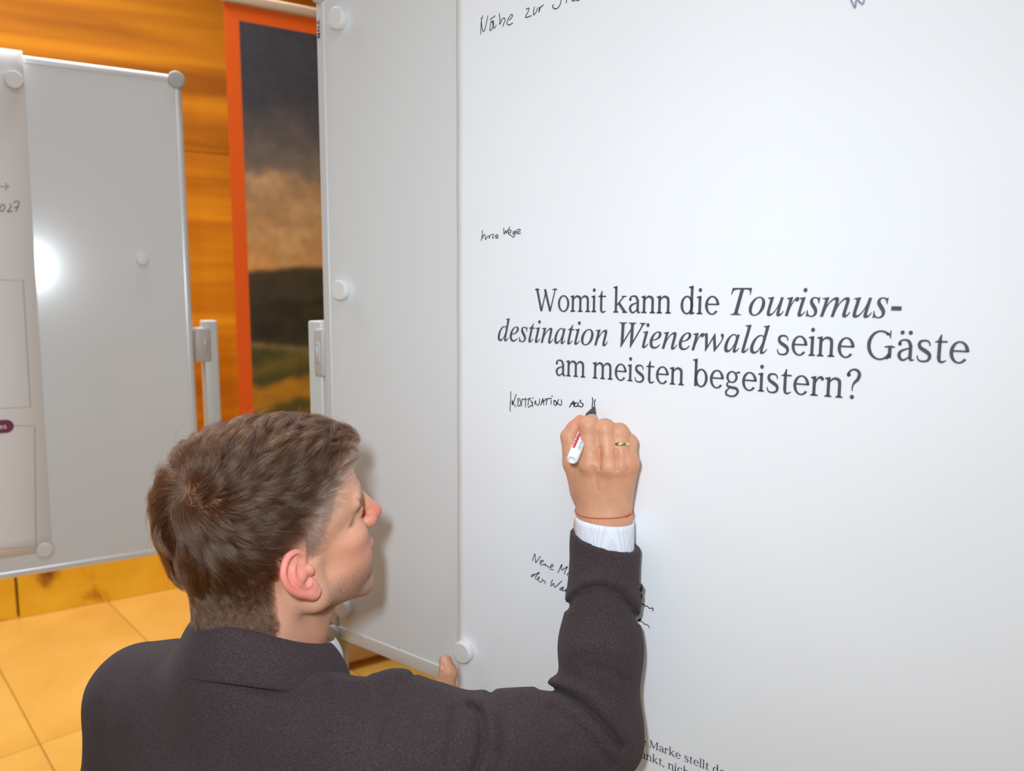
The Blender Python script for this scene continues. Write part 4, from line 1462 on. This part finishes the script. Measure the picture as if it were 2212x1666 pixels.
M_SUIT = noise_mat('charcoal_wool', [(0.30, (54, 43, 45)), (0.5, (67, 55, 57)), (0.70, (84, 71, 75))], 700, (1, 1, 1), 4, 0.92, bump=0.5, bscale=1400, spec=0.15)
bsdf(M_SUIT).inputs['Sheen Weight'].default_value = 0.06
bsdf(M_SUIT).inputs['Sheen Roughness'].default_value = 0.5
vj, qj, tj_ = mesh_sdf(jacket_sdf, (-0.60, 0.50, 0.16), (0.27, 1.19, 1.02), 0.0031)
jacket = child(mesh_obj('jacket', npmesh('jacket', vj, qj, tj_), M_SUIT, None, True))
jacket['label'] = 'dark charcoal wool jacket'

# collar of the jacket: a folded band round the neck
KA = h2w(A3([(-0.052, -0.004, -0.125)]))[0]
HRf = HR[:, 0]


def collar(name, rt, rb, zt, zb, a0, a1, m, parent, thick, n=64, front_drop=0.0, lean=0.02):
    """a0..a1 measured from the nape, positive to his right"""
    V = []; Fq = []
    fwd = np.array([0.56, 0.83, 0]); fwd /= np.linalg.norm(fwd); rgt = np.array([fwd[1], -fwd[0], 0])
    rows = 9
    for i in range(n + 1):
        a = math.radians(a0 + (a1 - a0) * i / n)
        dirv = -fwd * math.cos(a) + rgt * math.sin(a)
        fr = (1 - math.cos(a)) / 2
        for k in range(rows):
            t = k / (rows - 1)
            r = rt + (rb - rt) * t ** 0.8 + .004 * math.sin(t * math.pi)
            ex = 1.0 + 0.10 * fr
            z = zt + (zb - zt) * t - front_drop * fr ** 1.3 + 0.004 * math.sin(a * 3.1)
            c = KA + np.array([0, 0, 0])
            V.append(tuple(np.array([c[0], c[1], 0]) + dirv * r * ex + fwd * (lean * fr) + np.array([0, 0, z])))
    for i in range(n):
        for k in range(rows - 1):
            q = i * rows + k
            Fq.append((q, q + 1, q + rows + 1, q + rows))
    o = child(pyobj(name, V, Fq, m, None, True), parent)
    s = o.modifiers.new('thick', 'SOLIDIFY'); s.thickness = thick; s.offset = 0
    b = o.modifiers.new('round', 'SUBSURF'); b.levels = 1; b.render_levels = 1
    return o


cl1 = collar('collar', 0.069, 0.094, KA[2] + 0.056, KA[2] + 0.004, -105, 112, M_SUIT, jacket, 0.005, front_drop=0.078, lean=0.03)
M_SHIRT = mat('white_shirt', (226, 228, 240), 0.7)
tcs = nd(M_SHIRT, 'ShaderNodeTexCoord'); vo = nd(M_SHIRT, 'ShaderNodeTexVoronoi', Scale=520.0, Randomness=0.12)
rp = ramp(M_SHIRT, [(0.22, (176, 180, 200)), (0.36, (232, 234, 244))])
lk(M_SHIRT, tcs, 'Object', vo, 'Vector'); lk(M_SHIRT, vo, 'Distance', rp, 'Fac'); lk(M_SHIRT, rp, 'Color', bsdf(M_SHIRT), 'Base Color')
cl2 = collar('shirt_collar', 0.0645, 0.072, KA[2] + 0.052, KA[2] + 0.01, -150, 150, M_SHIRT, None, 0.0015, front_drop=0.074, lean=0.03)
cl2['label'] = 'white shirt collar'

# shirt cuff
ca = A3(BP(1306, 1120, .050)); cb = A3(BP(1306, 1215, .052))
cax = (cb - ca) / np.linalg.norm(cb - ca)
u_ = A3(FB.S); u_ = u_ - cax * (u_ @ cax); u_ /= np.linalg.norm(u_); v2 = np.cross(cax, u_)
V, Fq = [], []
nn_, rows = 56, 10
for i in range(nn_):
    a = 2 * math.pi * i / nn_
    for k in range(rows):
        t = k / (rows - 1)
        rr2 = 1.0 + 0.015 * math.sin(3 * a + 1)
        tilt = (math.cos(a) * 0.003 - 0.0005) * (1 - t)
        V.append(tuple(ca + cax * (tilt + t * 0.056) + (u_ * math.cos(a) * 0.0352 + v2 * math.sin(a) * 0.0345) * rr2))
for i in range(nn_):
    j = (i + 1) % nn_
    for k in range(rows - 1):
        Fq.append((i * rows + k, j * rows + k, j * rows + k + 1, i * rows + k + 1))
cuff = child(pyobj('shirt_cuff', V, Fq, M_SHIRT, None, True))
s = cuff.modifiers.new('thick', 'SOLIDIFY'); s.thickness = 0.0016; s.offset = 0
cuff['label'] = 'white fine-dotted shirt cuff'

# sleeve buttons on the outer edge
M_BTN = mat('dark_button', (26, 24, 28), 0.18, coat=0.4)
for k, (bx_, by_) in enumerate(((1378, 1272), (1377, 1290), (1375, 1307), (1373, 1321))):
    c = A3(BP(bx_, by_, 0.052))
    out = A3(FB.S) * .92 + A3(FB.N) * .30
    bm = new(); lathe(bm, [(-0.002, .006), (0.0006, .0075), (0.0022, .0072), (0.0026, .0058), (0.0016, .0045)], c, out, 24)
    child(obj('button', bm, M_BTN, None, True), jacket)

# trousers, legs folded in a low squat, and shoes
KR, KL = A3((0.02, 0.92, 0.44)), A3((-0.20, 1.04, 0.42))
AR, AL = A3((-0.16, 0.74, 0.10)), A3((-0.40, 0.88, 0.10))


def trousers_sdf(P):
    d = ell(P, PEL + A3((0, 0, -.03)), (0.17, 0.15, 0.13))
    for hp, kn, an in ((PEL + A3((.08, -.05, -.03)), KR, AR), (PEL + A3((-.08, .05, -.03)), KL, AL)):
        d = smin(d, cap(P, hp, kn, 0.092, 0.066), 0.03)
        d = smin(d, cap(P, kn, an, 0.064, 0.046), 0.02)
    return d + 0.002 * vn3(P, 12, 9)


vt, qt, tt_ = mesh_sdf(trousers_sdf, (-0.64, 0.46, 0.03), (0.14, 1.16, 0.56), 0.007)
tr = child(mesh_obj('trousers', npmesh('trousers', vt, qt, tt_), M_SUIT, None, True))


def shoe_sdf(P, an):
    f2 = A3((0.58, 0.81, 0))
    a = A3((an[0], an[1], 0.046)) - f2 * .03
    d = smin(cap(P, a, a + f2 * .19 + A3((0, 0, -.014)), 0.040, 0.030), cap(P, a, A3((an[0], an[1], .09)), .040, .038), .02)
    return smax(d, 0.006 - P[:, 2], .003)


M_SHOE = mat('black_leather', (28, 24, 24), 0.35)
for an in (AR, AL):
    vs, qs, ts = mesh_sdf(lambda P: shoe_sdf(P, an), (an[0] - .12, an[1] - .12, -0.01), (an[0] + .20, an[1] + .24, .15), 0.005)
    child(mesh_obj('shoe', npmesh('shoe', vs, qs, ts), M_SHOE, None, True))


# arms, trunk and legs of the one body, inside the clothes, so head and hands belong to it
def core_sdf(P):
    d = cap(P, CHE, PEL, 0.115, 0.12, flat=(FD, 0.70))
    d = smin(d, cap(P, LSH + A3((.03, -.01, -.01)), RSH + A3((-.02, .01, -.01)), 0.042, 0.042), 0.05)
    nb_ = h2w(A3([(-0.064, -.004, -.150)]))[0]
    d = smin(d, cap(P, nb_, A3((-.28, .85, .70)), 0.050, 0.06), 0.03)
    d = smin(d, smin(cap(P, RSH, REL, 0.044, 0.036), cap(P, REL, A3(BP(1303, 1185, .048)), 0.036, 0.024), .01), .02)
    d = smin(d, smin(cap(P, LSH, LEL, 0.044, 0.036), cap(P, LEL, LWR, 0.036, 0.026), .01), .02)
    for hp, kn, an in ((PEL + A3((.08, -.05, -.03)), KR, AR), (PEL + A3((-.08, .05, -.03)), KL, AL)):
        d = smin(d, cap(P, hp, kn, 0.075, 0.050), 0.03)
        d = smin(d, cap(P, kn, A3((an[0], an[1], .05)), 0.048, 0.034), 0.02)
    return d


vc, qc, tc_ = mesh_sdf(core_sdf, (-0.60, 0.50, 0.01), (0.27, 1.20, 1.0), 0.008)
BODY.append((vc, qc, tc_, np.tile(np.array([.60, .36, .25, 0.]), (len(vc), 1))))

# ------------------------------------------------------------------ ring, thread bracelet, marker
M_GOLD = mat('gold', (240, 220, 172), 0.18, 1.0)
ra_, rb_ = A3(FI['ring'][0][0]), A3(FI['ring'][0][1])
t_ = 0.62; rc_ = ra_ + (rb_ - ra_) * t_; rad_ = .0112 + (.0104 - .0112) * t_
bm = new()
lathe_ax = (rb_ - ra_) / np.linalg.norm(rb_ - ra_)
seg = 48
uu = Vector(lathe_ax).orthogonal().normalized(); vv = Vector(lathe_ax).cross(uu)
rings = []
for (aa, r0) in ((-.0019, rad_ - .0003), (-.0021, rad_ + .0006), (-.0012, rad_ + .00125), (0, rad_ + .0014), (.0012, rad_ + .00125), (.0021, rad_ + .0006), (.0019, rad_ - .0003)):
    rings.append([bm.verts.new(Vector(rc_) + Vector(lathe_ax) * aa + (uu * math.cos(2 * math.pi * k / seg) + vv * math.sin(2 * math.pi * k / seg)) * r0) for k in range(seg)])
for A_, B_ in zip(rings, rings[1:] + rings[:1]):
    for i in range(seg):
        j = (i + 1) % seg
        bm.faces.new((A_[i], A_[j], B_[j], B_[i]))
child(obj('finger_ring', bm, M_GOLD, None, True))['label'] = 'plain gold band on the ring finger'
M_THREAD = mat('red_thread', (196, 74, 56), 0.7)
pc = A3(BP(1302, 1104, .047)); pts = []
for i in range(49):
    a = 2 * math.pi * i / 48
    dr_ = A3(FB.S) * math.cos(a) + A3(FB.N) * math.sin(a)
    rr_q = np.linspace(.010, .06, 120)
    Pq = (pc + A3((0, 0, .003 * math.cos(a) - .0015 * math.sin(a))))[None] + rr_q[:, None] * dr_[None]
    dq = rhand_sdf(Pq.astype(np.float32))
    pts.append(tuple(Pq[int(np.argmax(dq > 0.0005))]))
bm = new(); tube(bm, pts, 0.0006, 6)
kn_ = A3(pts[2])
bmesh.ops.create_icosphere(bm, subdivisions=2, radius=0.0016, matrix=Matrix.Translation(Vector(kn_)))
tube(bm, [kn_, kn_ + A3((.003, 0, .004))], 0.0004, 5)
child(obj('thread_bracelet', bm, M_THREAD, None, True))['label'] = 'thin red knotted thread round the wrist'

M_PEN = mat('white_plastic', (238, 240, 242), 0.28, coat=0.3)
M_PENB = mat('black_plastic', (44, 46, 54), 0.4)
M_RED = mat('red_print', (214, 40, 62), 0.4)
pd_ = PEN_END - PEN_TIP; PL = float(np.linalg.norm(pd_)); pd_ = pd_ / PL
pen = empty('marker', tuple(map(float, PEN_TIP))); tag(pen, 'white whiteboard marker with a red stripe held in the writing hand', 'marker')


def pchild(o, parent=None): return child(o, parent or pen)


bm = new(); lathe(bm, [(0, .0008), (.001, .0016), (.006, .0022)], PEN_TIP, pd_, 16); pchild(obj('nib', bm, M_PENB, None, True))
bm = new(); lathe(bm, [(.0035, .0026), (.010, .0034), (.0105, .0044), (.0125, .0046), (.020, .0066), (.030, .0068)], PEN_TIP, pd_, 28); pchild(obj('tip_holder', bm, M_PENB, None, True))['label'] = 'black conical tip holder'
PR = 0.0068
bm = new(); lathe(bm, [(.029, PR - .0003), (.030, PR), (PL - .010, PR), (PL - .0095, PR - .0004), (PL - .009, PR), (PL - .0015, PR - .0003), (PL, PR - .0016), (PL, .0040), (PL - .002, .0036), (PL - .002, .0001)], PEN_TIP, pd_, 36); barrel = pchild(obj('barrel', bm, M_PEN, None, True))
barrel.data.polygons.foreach_set('use_smooth', [True] * len(barrel.data.polygons))
barrel.modifiers.new('e', 'EDGE_SPLIT').split_angle = .7
# frame round the barrel: angle 0 faces the lens
tocam = A3(_C) - (PEN_TIP + pd_ * PL * .7); tocam = tocam - pd_ * (tocam @ pd_); tocam /= np.linalg.norm(tocam)
sidev = np.cross(pd_, tocam)


def barrel_pt(along, ang, r=PR + .00012):
    return tuple(PEN_TIP + pd_ * along + (tocam * math.cos(ang) + sidev * math.sin(ang)) * r)


def on_barrel(name, v2d, f, a_start, a_dir, ang0, k, m, parent, label=None, r=PR + .00016):
    o = pchild(pyobj(name, [barrel_pt(a_start + a_dir * x * k, ang0 + a_dir * y * k / PR, r) for x, y in v2d], f, m, None), parent)
    if label: o['label'] = label
    return o


LEFT = 1.0 if float(px_of(np.array([barrel_pt(PL * .8, .8)]))[0][0]) < float(px_of(np.array([barrel_pt(PL * .8, 0)]))[0][0]) else -1.0
n = 10
V = [barrel_pt(.034 + (PL - .049) * i / 30 , LEFT * (0.35 + 0.52 * j / n)) for i in range(31) for j in range(n + 1)]
Fq = [(i * (n + 1) + j, i * (n + 1) + j + 1, (i + 1) * (n + 1) + j + 1, (i + 1) * (n + 1) + j) for i in range(30) for j in range(n)]
pchild(pyobj('red_stripe', V, Fq, M_RED, None, True), barrel)
v, f = font_mesh('edding')
on_barrel('barrel_lettering', v, f, PL - .020, -1, LEFT * (0.98 if LEFT > 0 else .98), 0.0000085 * 1.0, M_RED, barrel, 'maker lettering beside the red stripe') if False else None
a = np.array(v, float); w0 = a[:, 0].max()
kk = 0.038 / w0
o = pchild(pyobj('barrel_lettering', [barrel_pt(PL - .022 - x * kk, LEFT * (1.28 - y * kk / PR * 1.0), PR + .0002) for x, y in v], f, M_RED, None), barrel)
v, f = font_mesh('360 board marker')
a = np.array(v, float); kk = 0.034 / a[:, 0].max()
M_SMALL = mat('small_print', (120, 116, 160), 0.5)
o = pchild(pyobj('small_lettering', [barrel_pt(PL - .015 - x * kk, LEFT * (-0.15 - y * kk / PR), PR + .0002) for x, y in v], f, M_SMALL, None), barrel)

# ------------------------------------------------------------------ body mesh
V, Q, T_, Cc = join(BODY)
me = npmesh('body', V, Q, T_, Cc)
M_SKIN = tint_mat('skin', rough=0.48, sss=0.35, spec=0.4)
n2 = nd(M_SKIN, 'ShaderNodeTexNoise', Scale=900.0, Detail=2.0)
tc = nd(M_SKIN, 'ShaderNodeTexCoord'); lk(M_SKIN, tc, 'Object', n2, 'Vector')
n3 = nd(M_SKIN, 'ShaderNodeTexNoise', Scale=1500.0, Detail=1.0); lk(M_SKIN, tc, 'Object', n3, 'Vector')
mr = nd(M_SKIN, 'ShaderNodeMapRange'); mr.inputs['From Min'].default_value = 0.50; mr.inputs['From Max'].default_value = 0.60
lk(M_SKIN, n3, 'Fac', mr, 'Value')
mu = nd(M_SKIN, 'ShaderNodeMath', operation='MULTIPLY')
va = [x for x in M_SKIN.node_tree.nodes if x.type == 'VERTEX_COLOR'][0]
lk(M_SKIN, mr, 'Result', mu, 0); lk(M_SKIN, va, 'Alpha', mu, 1)
mx = nd(M_SKIN, 'ShaderNodeMix', data_type='RGBA')
mx.inputs[7].default_value = (*lin((104, 80, 66)), 1)
M_SKIN.node_tree.links.new(mu.outputs[0], mx.inputs[0]); M_SKIN.node_tree.links.new(va.outputs['Color'], mx.inputs[6])
M_SKIN.node_tree.links.new(mx.outputs[2], bsdf(M_SKIN).inputs['Base Color'])
bp = nd(M_SKIN, 'ShaderNodeBump', Strength=0.25, Distance=0.0004)
lk(M_SKIN, n2, 'Fac', bp, 'Height'); lk(M_SKIN, bp, 'Normal', bsdf(M_SKIN), 'Normal')
child(mesh_obj('body', me, M_SKIN, None, True))
